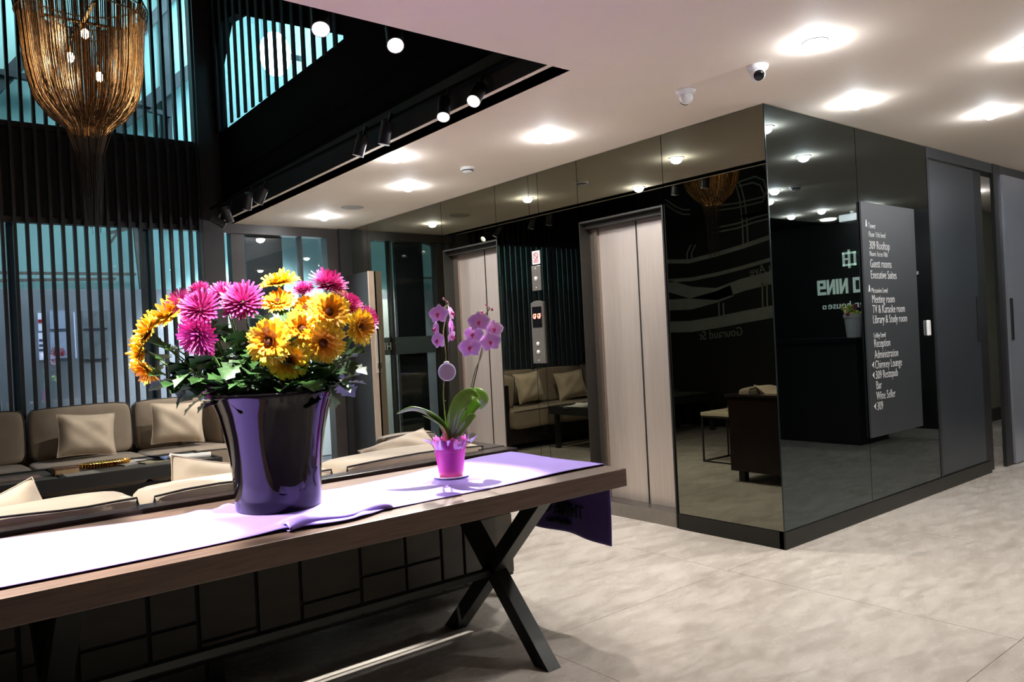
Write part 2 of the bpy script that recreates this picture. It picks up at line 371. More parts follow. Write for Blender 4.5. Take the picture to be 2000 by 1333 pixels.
for n, e in ((1, E1), (2, E2)):
    d = empty('door_%d' % n, (4.25, (e[0] + e[1]) / 2, 0), kind='structure')
    y0, y1, zt = e
    # dark reveal jambs and head
    box('jamb', XW + .001, 4.30, y1, y1 + .012, 0, zt, JAMB, d)
    box('jamb', XW + .001, 4.30, y0 - .012, y0, 0, zt, JAMB, d)
    box('head', XW + .001, 4.30, y0, y1, zt - .012, zt, JAMB, d)
    box('head_soffit', 4.225, 4.295, y0, y1, zt - .05, zt - .013, JAMB, d)
    box('steel_trim', 4.285, 4.315, y1 - .075, y1, .103, zt - .013, STEELD, d)
    box('steel_trim', 4.285, 4.315, y0, y0 + .02, .103, zt - .013, STEELD, d)
    ys = 3.816 if n == 1 else 5.66
    ya, yb_ = y0 + .02, y1 - .075
    box('door_leaf', 4.30, 4.33, ya, ys - .003, .103, zt - .013, STEEL, d, bevel=.002)
    box('door_leaf', 4.305, 4.335, ys + .003, yb_, .103, zt - .013, STEEL, d, bevel=.002)
    box('centre_strip', 4.295, 4.31, ys - .003, ys + .006, .103, zt - .013, JAMB, d)
    box('threshold', 4.18, 4.34, y0, y1, 0, .103, STEELK, d, bevel=.003)
# mirror return
wr_ = empty('wall_corner_right', (5.3, YW, 0), kind='structure')
for a, b in ((XW, 5.27), (5.27, 6.375)):
    box('mirror_panel', a + .003, b - .003, YW, YW + .012, .105, ZC - .004, MIRB, wr_)
box('edge_trim', XW - .001, XW + .004, YW - .001, YW + .006, .103, ZC, mat('mirror_edge', (.02, .03, .03), .2, .5), wr_)
box('plinth', XW - .012, 7.36, YW - .012, YW + .03, 0, .103, PLN, wr_)
box('backing_board', XW + .02, 6.38, YW + .013, YW + .06, 0, ZC, BLKM, wr_)
box('head_trim', 6.38, 9.9, YW - .004, YW + .1, 2.615, ZC, SATIN, wr_)
box('side_trim', 6.38, 6.415, YW - .004, YW + .1, .103, 2.615, BLK, wr_)
box('jamb', 7.29, 7.53, YW + .03, YW + .05, 0, 2.615, BLK, wr_)
box('jamb', 7.71, 7.87, YW - .01, YW + .02, 0, 2.70, BLK, wr_)
d4 = empty('door_4', (6.8, YW, 0), kind='structure')
box('leaf', 6.418, 7.29, YW + .002, YW + .035, .108, 2.60, SATIN, d4)
box('pull_recess', 7.235, 7.285, YW - .006, YW + .001, 1.14, 1.52, BLK, d4, bevel=.003)
d5 = empty('door_5', (8.6, YW, 0), kind='structure')
box('leaf', 7.87, 9.6, YW - .03, YW + .02, 0.01, 2.615, mat('satin_door_bright', (.50, .53, .60), .30, .7, var=.05, scale=3), d5)  # lighter copy of the grey satin; lamp reflections put into its colour
box('pull_recess', 7.90, 7.95, YW - .04, YW - .031, 1.12, 1.50, BLK, d5, bevel=.003)
tag(box('wall_corridor', 7.2, 13.5, 3.9, 4.0, 0, ZC, mat('corridor_paint', (.34, .33, .24), .8, var=.04)), kind='structure')
tag(box('baseboard_corridor', 7.2, 13.5, 3.88, 3.9, 0, .16, mat('corridor_base', (.07, .07, .06), .6, var=.04)), kind='structure')
# reception end of the room (seen in the smoked mirrors)
tag(box('wall_reception', 9.92, 10.05, -6, YW, 0, ZC, BLK), kind='structure')

# ---- directory board
db = empty('directory_board', (5.66, YW - .012, .55), 'tall dark grey directory board with white lettering on the smoked mirror', 'sign')
MB().poly([(5.27, YW - .016, .545), (6.07, YW - .016, .545), (6.09, YW - .016, 2.185), (5.275, YW - .016, 2.185)], (0, 1, 0), .012).build('board', BOARD, db)
rows = [('Tower', 1697, 442, .055, 1), ('Floor 11th level', 1696, 459, .055, 0), ('309 Rooftop', 1697, 482, .085, 0), ('Floors 1st to 10th', 1698, 497, .052, 0),
        ('Guest rooms', 1699, 518, .085, 0), ('Executive Suites', 1700, 540, .085, 0), ('Mezzanine Level', 1701, 569, .052, 1), ('Meeting room', 1703, 588, .085, 0),
        ('TV & Karaoke room', 1703, 608, .085, 0), ('Library & Study room', 1704, 628, .085, 0), ('Lobby Level', 1706, 657, .052, 0), ('Reception', 1706, 675, .085, 0),
        ('Administration', 1707, 697, .085, 0), ('Chimney Lounge', 1708, 717, .085, 2), ('309 Restopub', 1709, 737, .085, 2), ('Bar', 1710, 757, .085, 0),
        ('Wine Seller', 1711, 778, .085, 0), ('309', 1712, 798, .085, 2)]
xend = {2: 1745, 5: 1760, 8: 1776, 9: 1781, 12: 1762, 13: 1772, 7: 1757, 4: 1748, 11: 1747, 16: 1751, 14: 1760}
for i, (s, u, v, sz, mk_) in enumerate(rows):
    p = ony(u, v + 2, YW - .018)
    text('lettering', s, sz, LETW, db, (5.365, YW - .0175, p.z - sz * .1), (PI / 2, 0, 0), .70, .0006, thin=.011)
    if mk_ == 1:
        MB().poly([(5.325, YW - .019, p.z), (5.337, YW - .019, p.z + .012), (5.349, YW - .019, p.z), (5.341, YW - .019, p.z + .05), (5.333, YW - .019, p.z + .05)], (0, 1, 0), .002).build('arrow_mark', LETW, db)
    if mk_ == 2:
        z = p.z + .02
        MB().poly([(5.322, YW - .019, z), (5.35, YW - .019, z - .022), (5.343, YW - .019, z), (5.35, YW - .019, z + .022)], (0, 1, 0), .002).build('arrow_mark', LETW, db)
cr_ = empty('card_reader', (6.24, YW - .02, 1.22), 'small white wall device beside the directory board, on the mirror', 'reader')
box('housing', 6.235, 6.285, YW - .02, YW, 1.22, 1.34, WHT, cr_, bevel=.008)

# ---- lift call panels
cp = empty('lift_call_panel', (XW - .01, 4.81, 1.145), 'tall brushed steel lift call panel with red GF GF display', 'panel')
m = MB(); pts = [(XW - .014, 4.735, 1.145), (XW - .014, 4.885, 1.145), (XW - .014, 4.885, 1.64), (XW - .014, 4.85, 1.655), (XW - .014, 4.81, 1.66), (XW - .014, 4.77, 1.655), (XW - .014, 4.735, 1.64)]
m.poly(pts, (1, 0, 0), .014).build('plate', mat('call_plate_steel', (.30, .28, .26), .4, .85, var=.05, scale=50), cp)
box('display', XW - .017, XW - .0145, 4.752, 4.868, 1.44, 1.61, mat('display_glass', (.004, .004, .005), .12), cp)
RED = emis('red_led', (1.0, .06, .01), 5)
for k, s in enumerate(('GF', 'GF')):
    text('digits', s, .058, RED, cp, (XW - .0185, 4.858 - k * .055, 1.512), (PI / 2, 0, -PI / 2), .62, .0008)
for z in (1.305, 1.238): MB().lathe((XW - .018, 4.815, z), [(0, -.004), (.014, -.004), (.016, 0), (.016, .006)], 16, rot=Matrix.Rotation(PI / 2, 3, 'Y')).build('button', mat('lit_button', (.75, .75, .72), .3, .4), cp, smooth=True)
MB().lathe((XW - .016, 4.815, 1.17), [(0, -.002), (.005, -.002), (.005, .004)], 8, rot=Matrix.Rotation(PI / 2, 3, 'Y')).build('screw', MATS['lit_button'], cp)
kp = empty('lift_key_panel', (XW - .01, 4.8, 1.742), 'small steel key switch plate above the lift call panel', 'panel')
box('plate', XW - .01, XW, 4.75, 4.858, 1.742, 1.945, MATS['call_plate_steel'], kp, bevel=.002)
MB().lathe((XW - .012, 4.806, 1.84), [(0, -.006), (.016, -.006), (.018, 0), (.018, .004)], 16, rot=Matrix.Rotation(PI / 2, 3, 'Y')).build('key_switch', MATS['lit_button'], kp, smooth=True)
for z in (1.925, 1.765): MB().lathe((XW - .011, 4.806, z), [(0, -.002), (.006, -.002), (.006, .004)], 8, rot=Matrix.Rotation(PI / 2, 3, 'Y')).build('screw', MATS['lit_button'], kp)
ns = empty('no_entry_sticker', (XW - .006, 4.8, 1.955), 'small white safety sticker with a red barred circle above the key plate', 'sticker')
box('card', XW - .005, XW - .001, 4.752, 4.848, 1.957, 2.068, WHT, ns, bevel=.003)
REDP = mat('red_print', (.55, .05, .08), .5, var=.03)
m = MB(); cc = Vector((XW - .007, 4.80, 2.025))
m.tube([cc + Vector((0, .026 * math.cos(a), .026 * math.sin(a))) for a in [2 * PI * i / 24 for i in range(25)]], .003, 4)
m.bar(cc + Vector((0, .018, .018)), cc + Vector((0, -.018, -.018)), .005, .004); m.build('barred_circle', REDP, ns)
for z in (1.985, 1.972): box('print_line', XW - .0065, XW - .005, 4.768, 4.832, z, z + .006, REDP, ns)

# ================================================================ LIGHTS IN THE CEILING
DOME = emis('lamp_glow', (0.93, 0.96, 1.0), DOME_E)
lamps = [(3.51, 1.93), (4.68, 2.33), (5.77, 1.97), (4.59, 1.38), (3.51, 3.85), (2.88, 4.80), (3.51, 5.65), (3.52, 7.30),
         (6.92, 0.98), (7.42, 0.60), (8.74, 0.06), (8.70, 0.48), (8.89, 0.95)]
lamps.append((9.2, 3.4))  # unseen lamp added to light the corridor wall
names = ['ceiling lamp nearest the two cameras, brightest on the ceiling', 'ceiling lamp beside the top corner of the mirrored box', 'rightmost ceiling lamp, over the sliding doors',
         'ceiling lamp cut off by the right edge of the photo', 'ceiling lamp over the nearer lift door', 'ceiling lamp closest to the edge of the black void', 'ceiling lamp over the farther lift door',
         'farthest ceiling lamp, over the entrance corner', 'reflected ceiling lamp with a smoke detector beside it, in the smoked mirror', 'reflected ceiling lamp half hidden by the mirror corner',
         'leftmost of three reflected lamps in a row near the reception sign', 'middle of three reflected lamps in a row near the reception sign', 'reflected lamp at the left edge of the directory board', 'added unseen lamp lighting the corridor behind the sliding doors']
proto = None
for (x, y), nm in zip(lamps, names):
    if proto is None:
        r = empty('ceiling_lamp', (x, y, ZC)); proto = r
        MB().lathe((x, y, ZC), [(0.0, -.045), (.02, -.043), (.036, -.033), (.044, -.018), (.046, -.002)], 20).build('glass_bowl', DOME, r, smooth=True)
        MB().lathe((x, y, ZC), [(.047, -.004), (.058, -.004), (.060, -.0005), (.047, -.0005), (.047, -.004)], 24, cap=False).build('trim_ring', WHT, r, smooth=True)
    else:
        r = copy_tree(proto); r.location = (x, y, ZC)
    r['label'] = nm; r['category'] = 'ceiling light'; r['group'] = 'recessed ceiling lamps'
    light('SPOT', 'lamp_beam', (x, y, ZC - .06), (x, y, 0), DOWN_W * (4.8 if x < 4.5 else (2.3 if x < 6 else .5)), (1.0, .94, .87), .05, 150, .8)
dl = empty('disc_light', (9.5, .12, ZC), 'flat round disc light near the reception sign, seen in the mirror', 'ceiling light')
MB().lathe((9.5, .12, ZC), [(0, -.02), (.09, -.02), (.1, -.01), (.1, 0)], 24).build('diffuser', emis('disc_glow', (.9, 1, .85), 8), dl)
for k, (x, y, s) in enumerate(((8.9, -1.6, 'nearer pale disc light over the dark bay, seen left of the reception sign'), (9.2, -2.5, 'farther pale disc light low at the mirror corner'))):
    q = copy_tree(dl); q.location = (x, y, ZC); q['label'] = s

# ceiling fittings
def dome_camera(x, y, label, aim):
    r = empty('security_camera', (x, y, ZC), label, 'camera')
    MB().lathe((x, y, ZC), [(.0, -.03), (.03, -.03), (.048, -.022), (.055, -.008), (.055, 0)], 28).build('mount', WHT, r, smooth=True)
    b = MB(); c = Vector((x, y, ZC - .042)); b.ball(c, .038, 12); b.build('ball_housing', WHT, r, smooth=True)
    d = Vector(aim).normalized(); M = d.to_track_quat('Z', 'Y').to_matrix()
    f = MB(); f.lathe(c, [(.026, .022), (.028, .034), (.020, .041), (.0, .041)], 20, rot=M); l = f.build('lens_face', mat('black_lens', (.004, .004, .005), .08), r, smooth=True)
    return r
dome_camera(3.56, 2.28, 'white dome security camera with black lens near the mirror corner', (-.75, -.75, -.55))
dome_camera(3.545, 2.73, 'white dome camera facing away, left of the black-lensed one', (.6, .8, -.35))
sd = empty('smoke_detector', (3.56, 4.85, ZC), 'round white smoke detector between the void and the lift wall', 'smoke detector')
MB().lathe((3.56, 4.85, ZC), [(0, -.045), (.028, -.044), (.04, -.034), (.044, -.02), (.055, -.018), (.055, 0)], 28).build('body', WHT, sd, smooth=True)
MB().lathe((3.56, 4.85, ZC), [(.043, -.030), (.0455, -.030), (.0455, -.022), (.043, -.022), (.043, -.030)], 28, cap=False).build('vent_slot', BLK, sd)
q = copy_tree(sd); q.location = (6.93, 1.2, ZC); q['label'] = 'smoke detector seen in the smoked mirror beside a lamp'; q['group'] = 'smoke detectors'; sd['group'] = 'smoke detectors'
sp = empty('ceiling_speaker', (3.545, 6.73, ZC), 'flat round speaker grille in the ceiling near the far lamp', 'speaker')
MB().lathe((3.545, 6.73, ZC), [(0, -.006), (.10, -.006), (.108, -.003), (.108, 0)], 32).build('grille', mat('grille_cream', (.5, .46, .42), .7, bump=.5, bscale=600), sp)
bx = empty('ceiling_projector', (9.15, .63, ZC - .12), 'white boxy fixture on the ceiling near the reception sign', 'fixture')
MB().box(9.05, 9.27, .5, .75, ZC - .13, ZC - .04).build('housing', WHT, bx, bevel=.01)
MB().box(9.14, 9.18, .6, .64, ZC - .04, ZC).build('mount', WHT, bx)

# track spotlights
SPOTC = emis('spot_lens', (1.0, .97, .9), 45)
def spot(p, aim, label, w_=0, ang=45, on=True):
    p = Vector(p); d = (Vector(aim) - p).normalized(); M = d.to_track_quat('Z', 'Y').to_matrix()
    r = empty('track_spotlight', p, label, 'spotlight', 'black cylinder spotlights around the atrium void')
    MB().lathe(p, [(0, -.1), (.034, -.1), (.037, -.097), (.037, .045), (.034, .047), (.033, .0)], 20, rot=M, cap=False).build('can', BLK, r, smooth=False)
    MB().lathe(p, [(0, .012), (.0325, .012), (.0325, .0)], 20, rot=M).build('lens', SPOTC if on else mat('unlit_lens', (.1, .1, .1), .2), r)
    MB().lathe(p, [(.034, .044), (.0375, .044), (.0375, .047), (.034, .047), (.034, .044)], 20, rot=M, cap=False).build('rim', WHT if on else BLK, r)
    MB().bar(p - d * .03, p - d * .03 + Vector((.05 if p.x > 2 else (-.05 if p.x < 0 else 0), 0 if p.x > 2 or p.x < 0 else .05, .13)), .012, .02).build('bracket', BLK, r)
    if w_: light('SPOT', 'spot_beam', p + d * .06, p + d, w_, (1.0, .96, .90), .018, ang, .35)
XT = 2.53
spot((1.44, 2.93, 2.69), (.75, 1.5, .3), 'spotlight at the top left of the void, facing the camera', TRACK_W, 60)
spot((1.79, 2.93, 2.69), (.95, 1.3, .4), 'brightest spotlight, second along the near edge of the void', TRACK_W, 60)
spot((XT, 3.34, 2.67), (1.15, 2.60, 1.05), 'tilted spotlight nearest the void corner', KEY_W * .7, 28)
spot((XT, 3.65, 2.67), (1.80, 2.85, 1.0), 'spotlight pointing left, second from the void corner', KEY_W * 1.3, 30)
spot((XT, 4.32, 2.68), (2.2, 4.9, .0), 'unlit looking spotlight, first of the middle pair', TRACK_W, 40)
spot((XT, 4.66, 2.68), (2.0, 5.4, .0), 'unlit looking spotlight, second of the middle pair', TRACK_W, 40)
spot((XT, 6.44, 2.66), (1.9, 7.7, .4), 'spotlight in the far half of the void edge, nearer of its pair', TRACK_W * 1.3, 46)
spot((XT, 6.74, 2.66), (2.6, 8.0, .2), 'spotlight in the far half of the void edge, farther of its pair', TRACK_W * .5, 46)
spot((XT + .04, 7.35, 2.64), (3.4, 7.9, .9), 'spotlight near the end of the void beside the ceiling tip', TRACK_W * .5, 40)
spot((XT + .04, 7.58, 2.62), (3.8, 7.4, 1.9), 'last spotlight, tilted out over the ceiling tip', TRACK_W * .3, 45)
r_ = empty('added_spotlight', (.95, 2.10, ZC), 'added unseen spotlight in the near ceiling, brightening the flower fronts', 'spotlight')  # unseen spotlight added to brighten the front of the bouquet
MB().lathe((.95, 2.10, ZC), [(.03, 0), (.05, 0), (.05, -.006), (.03, -.006), (.03, 0)], 20, cap=False).build('trim_ring', WHT, r_)
light('SPOT', 'spot_beam', (.95, 2.10, ZC - .02), (1.06, 2.92, 1.28), KEY_W * .8, (1.0, .96, .90), .018, 25, .3)
GH = 'spotlights on the hidden left side of the void'  # all out of view; the sofa one is added to brighten its cushions
for (p_, a_, lab_, w_, an_) in (((-.42, 3.25, 2.70), (.36, 2.70, .76), 'hidden spotlight flooding the left of the runner', KEY_W * 3.0, 26),
                                ((-.42, 3.75, 2.70), (.85, 3.0, 1.1), 'hidden spotlight lighting the bouquet from the left', KEY_W * 1.4, 22),
                                ((-.42, 4.25, 2.70), (.65, 3.5, .8), 'added unseen spotlight brightening the near sofa cushions', KEY_W * .9, 46)):
    o_ = spot(p_, a_, lab_, w_, an_)
tr = empty('light_track', (2.62, 5, 2.80), 'long black track carrying the spotlights along the void', 'track')
box('rail', 2.575, 2.600, 3.0, 7.9, 2.80, 2.82, FASC, tr)
box('left_rail', -.50, -.48, 3.0, 6.0, 2.80, 2.84, FASC, tr)
box('cross_rail', -.5, 2.57, 2.97, 3.0, 2.80, 2.84, FASC, tr)

# ================================================================ CHANDELIER
CXc, CYc = 1.03, 5.35
ch = empty('chandelier', (CXc, CYc, 2.1), 'large bronze chain basket chandelier with long tassel hanging in the void', 'chandelier')
rnd = random.Random(3)
BRZ = mat('bronze_chain', (.21, .13, .062), .34, .8, var=.6, scale=45, bump=.6, bscale=260)
PROF = [(3.60, .355), (3.45, .350), (3.15, .328), (2.97, .292), (2.90, .25), (2.85, .205), (2.81, .15), (2.76, .10)]
def body_r(z):
    for (a, b), (c, d) in zip(PROF[:-1], PROF[1:]):
        if z >= c: return b + (d - b) * (a - z) / (a - c)
    return PROF[-1][1]
m = MB()
for k in range(560):
    a = 2 * PI * k / 560 + rnd.uniform(-.01, .01); off = rnd.uniform(.94, 1.0); pts = []
    zend = rnd.uniform(2.755, 2.83)
    for i in range(11):
        z = 3.54 - (3.54 - zend) * i / 10; r = body_r(z) * off
        pts.append((CXc + r * math.cos(a), CYc + r * math.sin(a), z))
    m.tube(pts, .0018 if k % 3 else .0030, 3, cap=False)
o = m.build('basket_chains', BRZ, ch); o['kind'] = 'stuff'
m = MB()
for k in range(150):
    a = rnd.uniform(0, 2 * PI); r0 = .10 * math.sqrt(rnd.random()) + .01; zb = rnd.uniform(2.14, 2.55)
    z0 = 2.80
    m.tube([(CXc + r0 * 1.3 * math.cos(a), CYc + r0 * 1.3 * math.sin(a), z0), (CXc + r0 * .8 * math.cos(a), CYc + r0 * .8 * math.sin(a), 2.64), (CXc + r0 * .55 * math.cos(a), CYc + r0 * .55 * math.sin(a), zb)], .0013, 3, cap=False)
o = m.build('tassel_chains', mat('unlit_chain', (.022, .014, .009), .6, .3, var=.4, scale=30), ch); o['kind'] = 'stuff'  # darker than the basket bronze; missing bulb light is put into the colour
m = MB()
for z, r in ((3.54, .358), (3.47, .362), (3.62, .34)):
    m.tube([(CXc + r * math.cos(a), CYc + r * math.sin(a), z) for a in [2 * PI * i / 40 for i in range(41)]], .005, 5)
m.build('ring', BRZ, ch)
m = MB()
for k in range(90):
    a = 2 * PI * k / 90
    m.tube([(CXc + .362 * math.cos(a), CYc + .362 * math.sin(a), 3.47), (CXc + .372 * math.cos(a + .06), CYc + .372 * math.sin(a + .06), 3.55), (CXc + .34 * math.cos(a), CYc + .34 * math.sin(a), 3.62)], .002, 3)
o = m.build('mesh_band', mat('dark_wire', (.05, .035, .025), .4, .7), ch); o['kind'] = 'stuff'
m = MB(); m.bar((CXc - .34, CYc, 3.45), (CXc + .34, CYc, 3.45), .02, .012); m.bar((CXc, CYc - .34, 3.45), (CXc, CYc + .34, 3.45), .02, .012); m.build('cross_bar', BRZ, ch)
MB().tube([(CXc, CYc, 3.45), (CXc, CYc, 6.2)], .012, 8).build('suspension_rod', BLK, ch)
BULB = emis('warm_bulb', (1.0, .70, .35), 55)
for (u, v) in ((137, 112), (166, 66), (194, 150)):
    p = ony(u, v, CYc + .02 * (u - 160) / 30)
    bb = MB().ball(p, .023, 8, (1, 1, 1.35)).build('bulb', BULB, ch, smooth=True)
    MB().tube([p + Vector((0, 0, .02)), p + Vector((0, 0, .07))], .010, 8).build('socket', BRZ, bb)
    MB().tube([p + Vector((0, 0, .07)), (p.x * .5 + CXc * .5, CYc, 3.45)], .003, 5).build('wire', BLK, bb)
    light('POINT', 'bulb_light', p + Vector((0, 0, -.03)), p, 5, (1, .66, .34), .02)

# ================================================================ OUTSIDE
tag(box('scaffold_netting', -4.0, 6.5, 9.75, 9.80, 1.9, 8.0, TEAL), 'teal netting hung over the construction site beyond the slatted windows', 'netting')
tag(box('site_hoarding', -4.0, 6.5, 9.45, 9.50, -0.05, 2.13, HOARD), 'grey site fence behind the lower half of the slatted window', 'fence')
tag(box('pavement', -5, 8, 8.46, 11, -.1, -.01, mat('asphalt', (.08, .08, .09), .9, var=.2)), kind='structure')
def beam(a, b, w1, w2, label, y=9.64, m_=SITE, nm='steel_beam'):
    A = ony(a[0], a[1], y); B_ = ony(b[0], b[1], y)
    d = (B_ - A).normalized()
    return tag(MB().bar(A - d * .02, B_ + d * .02, w1, w2, (0, 1, 0)).build(nm, m_), label, 'beam', 'site steelwork beyond the glass')
beam((-60, 225), (110, 50), .12, .14, 'diagonal steel beam behind the left side of the chandelier')
beam((-60, 130), (110, 163), .06, .07, 'thin horizontal steel strut left of the chandelier', 9.58)
beam((150, 310), (420, 100), .13, .14, 'long diagonal steel beam right of the chandelier')
beam((235, 110), (400, -80), .10, .12, 'upper diagonal steel beam under the top edge of the photo', 9.58)
beam((215, 195), (330, 225), .05, .06, 'short cross strut between diagonals right of the chandelier', 9.6)
beam((320, -20), (330, 430), .10, .10, 'upright steel post behind the upper right slats', 9.7)
beam((-40, 533), (262, 536), .03, .03, 'upper scaffold rail crossing the lower window', 9.53, PIPEM, 'scaffold_tube')
beam((-40, 549), (222, 545), .03, .03, 'lower scaffold rail crossing the lower window', 9.53, PIPEM, 'scaffold_tube')
beam((262, 425), (310, 860), .05, .05, 'upright scaffold post in the lower window', 9.57, PIPEM, 'scaffold_tube')
beam((214, 455), (268, 443), .035, .035, 'top arm of the scaffold post', 9.55, PIPEM, 'scaffold_tube')
beam((216, 474), (230, 454), .025, .025, 'small brace under the scaffold arm', 9.55, PIPEM, 'scaffold_tube')
# reflections in the glass, built as boards on the hoarding, some glowing
def reflected_board(u0, v0, u1, v1, m_, label, nm='reflection', th=.028, y=9.426):
    A = ony(u0, v0, y); B_ = ony(u1, v1, y)
    return tag(box(nm, min(A.x, B_.x), max(A.x, B_.x), y, y + th, min(A.z, B_.z), max(A.z, B_.z), m_), label, 'reflection', 'glass reflections built behind the slatted window')
PW = mat('reflection_pale', (.75, .80, .95), .6, var=.05, emit=(.6, .7, 1), estr=.28); PB = mat('reflection_blue', (.30, .36, .48), .5, var=.1, emit=(.4, .5, .8), estr=.16); PG = mat('reflection_grey', (.30, .33, .37), .5, var=.2, scale=9)  # pale and blue glow by themselves, standing for reflected light
a1 = reflected_board(74, 612, 88, 646, PW, 'small pale poster with a red band, upper left of the poster group')
b = ony(81, 628, 9.42); MB().box(b.x - .03, b.x + .03, 9.419, 9.426, b.z - .02, b.z + .02).build('red_band', REDP, a1)
a2 = reflected_board(75, 651, 89, 703, PW, 'pale blue poster with dark lettering, lower left of the poster group')
for k, v in enumerate((665, 675, 684)):
    b = ony(81, v, 9.42); MB().box(b.x - .022, b.x + .02, 9.419, 9.426, b.z - .015, b.z + .012).build('print_block', mat('reflection_print', (.12, .14, .3), .6), a2)
reflected_board(97, 608, 131, 642, PB, 'blank blue-grey poster in the middle of the poster group')
a3 = reflected_board(98, 650, 134, 699, PB, 'blue poster with red coral drawing in the poster group')
m = MB()
c0 = ony(107, 695, 9.42)
for base in (c0, ony(121, 696, 9.42)):
    for k in range(7):
        a = PI * (.1 + .8 * k / 6); e = base + Vector((math.cos(a) * .045, 0, math.sin(a) * .09)); m.tube([base, (base + e) / 2 + Vector((.008, 0, 0)), e], .004, 4)
m.build('coral_drawing', REDP, a3)
reflected_board(161, 607, 211, 641, PG, 'wide grey reflected pane at the upper right of the poster group')
reflected_board(162, 652, 213, 700, PG, 'wide grey reflected pane at the lower right of the poster group')
reflected_board(144, 610, 150, 700, PW, 'narrow pale strip between the reflections')
tag(box('entrance_canvas', 3.05, 4.9, 9.2, 9.25, 0, 1.98, mat('white_canvas', (.8, .82, .82), .8, var=.05, scale=2, bump=.3, bscale=4)), 'bright white canvas screen outside the entrance glass', 'canvas')
# dark lobby wall outside the entrance glass
tag(box('entrance_screen', 3.06, 3.46, 8.26, 8.31, 0, 2.66, mat('dark_screen', (.02, .024, .026), .4, var=.2)), 'dark screen standing outside the entrance glass', 'screen')

# ================================================================ STREET MAP MURAL ON LEFT WALL
GREY = mat('map_print', (.36, .38, .36), .6, var=.08)
mp = empty('street_map_mural', (XL + .004, 6.4, 1.2), 'dark wall mural of a street map with grey roads, reflected in the mirror', 'mural')
def mpnt(u, v): p = onx(u, v, 2 * XW - XL); return Vector((XL + .002, p.y, p.z))
def road(pts, wd, name='road_line'):
    P = [mpnt(*p) for p in pts]; vs = []; n = len(P)
    for i, p in enumerate(P):
        t = (P[min(i + 1, n - 1)] - P[max(i - 1, 0)]).normalized(); nn = Vector((0, -t.z, t.y))
        vs += [p + nn * wd / 2, p - nn * wd / 2]
    vs2 = [v + Vector((.003, 0, 0)) for v in vs]
    fs = [(2 * i, 2 * i + 1, 2 * i + 3, 2 * i + 2) for i in range(n - 1)]; k = 2 * n
    fs += [(2 * i + 2 + k, 2 * i + 3 + k, 2 * i + 1 + k, 2 * i + k) for i in range(n - 1)]
    MB().add(vs + vs2, fs).build(name, GREY, mp)
road([(1200, 520), (1303, 511), (1345, 511), (1400, 497), (1450, 482), (1520, 458)], .06)
road([(1200, 560), (1303, 549), (1350, 546), (1400, 536), (1450, 523), (1520, 503)], .05)
road([(1303, 558), (1350, 572), (1400, 575), (1450, 557), (1520, 539)], .17)
road([(1290, 597), (1350, 594), (1400, 580), (1430, 568)], .16)
road([(1290, 640), (1350, 638), (1400, 630), (1450, 620), (1520, 607)], .16)
for d in (0, 9):
    road([(1422 + d, 350 - d), (1438 + d, 362), (1445 + d, 390), (1450 + d, 430), (1452 + d, 478)], .02)
    road([(1390, 447 + d), (1440, 437 + d), (1475, 425 + d), (1515, 415 + d)], .02)
    road([(1395, 403 + d), (1440, 397 + d), (1490, 385 + d), (1500, 370)], .02)
    road([(1300, 390 + d), (1320, 404 + d), (1335, 410 + d), (1348, 410 + d)], .02)
    road([(1343 + d, 510), (1342 + d, 495), (1350 + d, 478)], .02)
    road([(1489 + d, 552), (1490 + d, 600)], .02)
    road([(1404 + d, 592), (1405 + d, 620)], .02)
road([(1445, 355), (1475, 345), (1492, 352), (1497, 370)], .02); road([(1390, 440), (1396, 412), (1405, 385)], .02)
road([(1443, 364), (1470, 357), (1485, 362), (1492, 378)], .02)
text('lettering', 'Charles Helou Ave', .17, GREY, mp, mpnt(1500, 512) + Vector((0, -.9, -.02)), (PI / 2, .12, PI / 2), .9, .001)
text('lettering', 'Gouraud St', .17, GREY, mp, mpnt(1452, 655) + Vector((0, 0, 0)), (PI / 2, .06, PI / 2), .9, .001)

# ---- reception: sign, desk, plant
LETB = mat('sign_letters', (.85, .95, .88), .5, emit=(.75, .95, .82), estr=.45)
sg = empty('reception_sign', (9.9, .6, 1.6), 'white THREE O NINE urban house lettering and emblem on the black reception wall', 'sign')
XS = 9.9
def refx(u, v, x): p = onx(u, v, x); return Vector((x, 2 * YW - p.y, p.z))
t_e = refx(1597, 549, XS); t_b = refx(1597, 578, XS); hgt = t_e.z - t_b.z
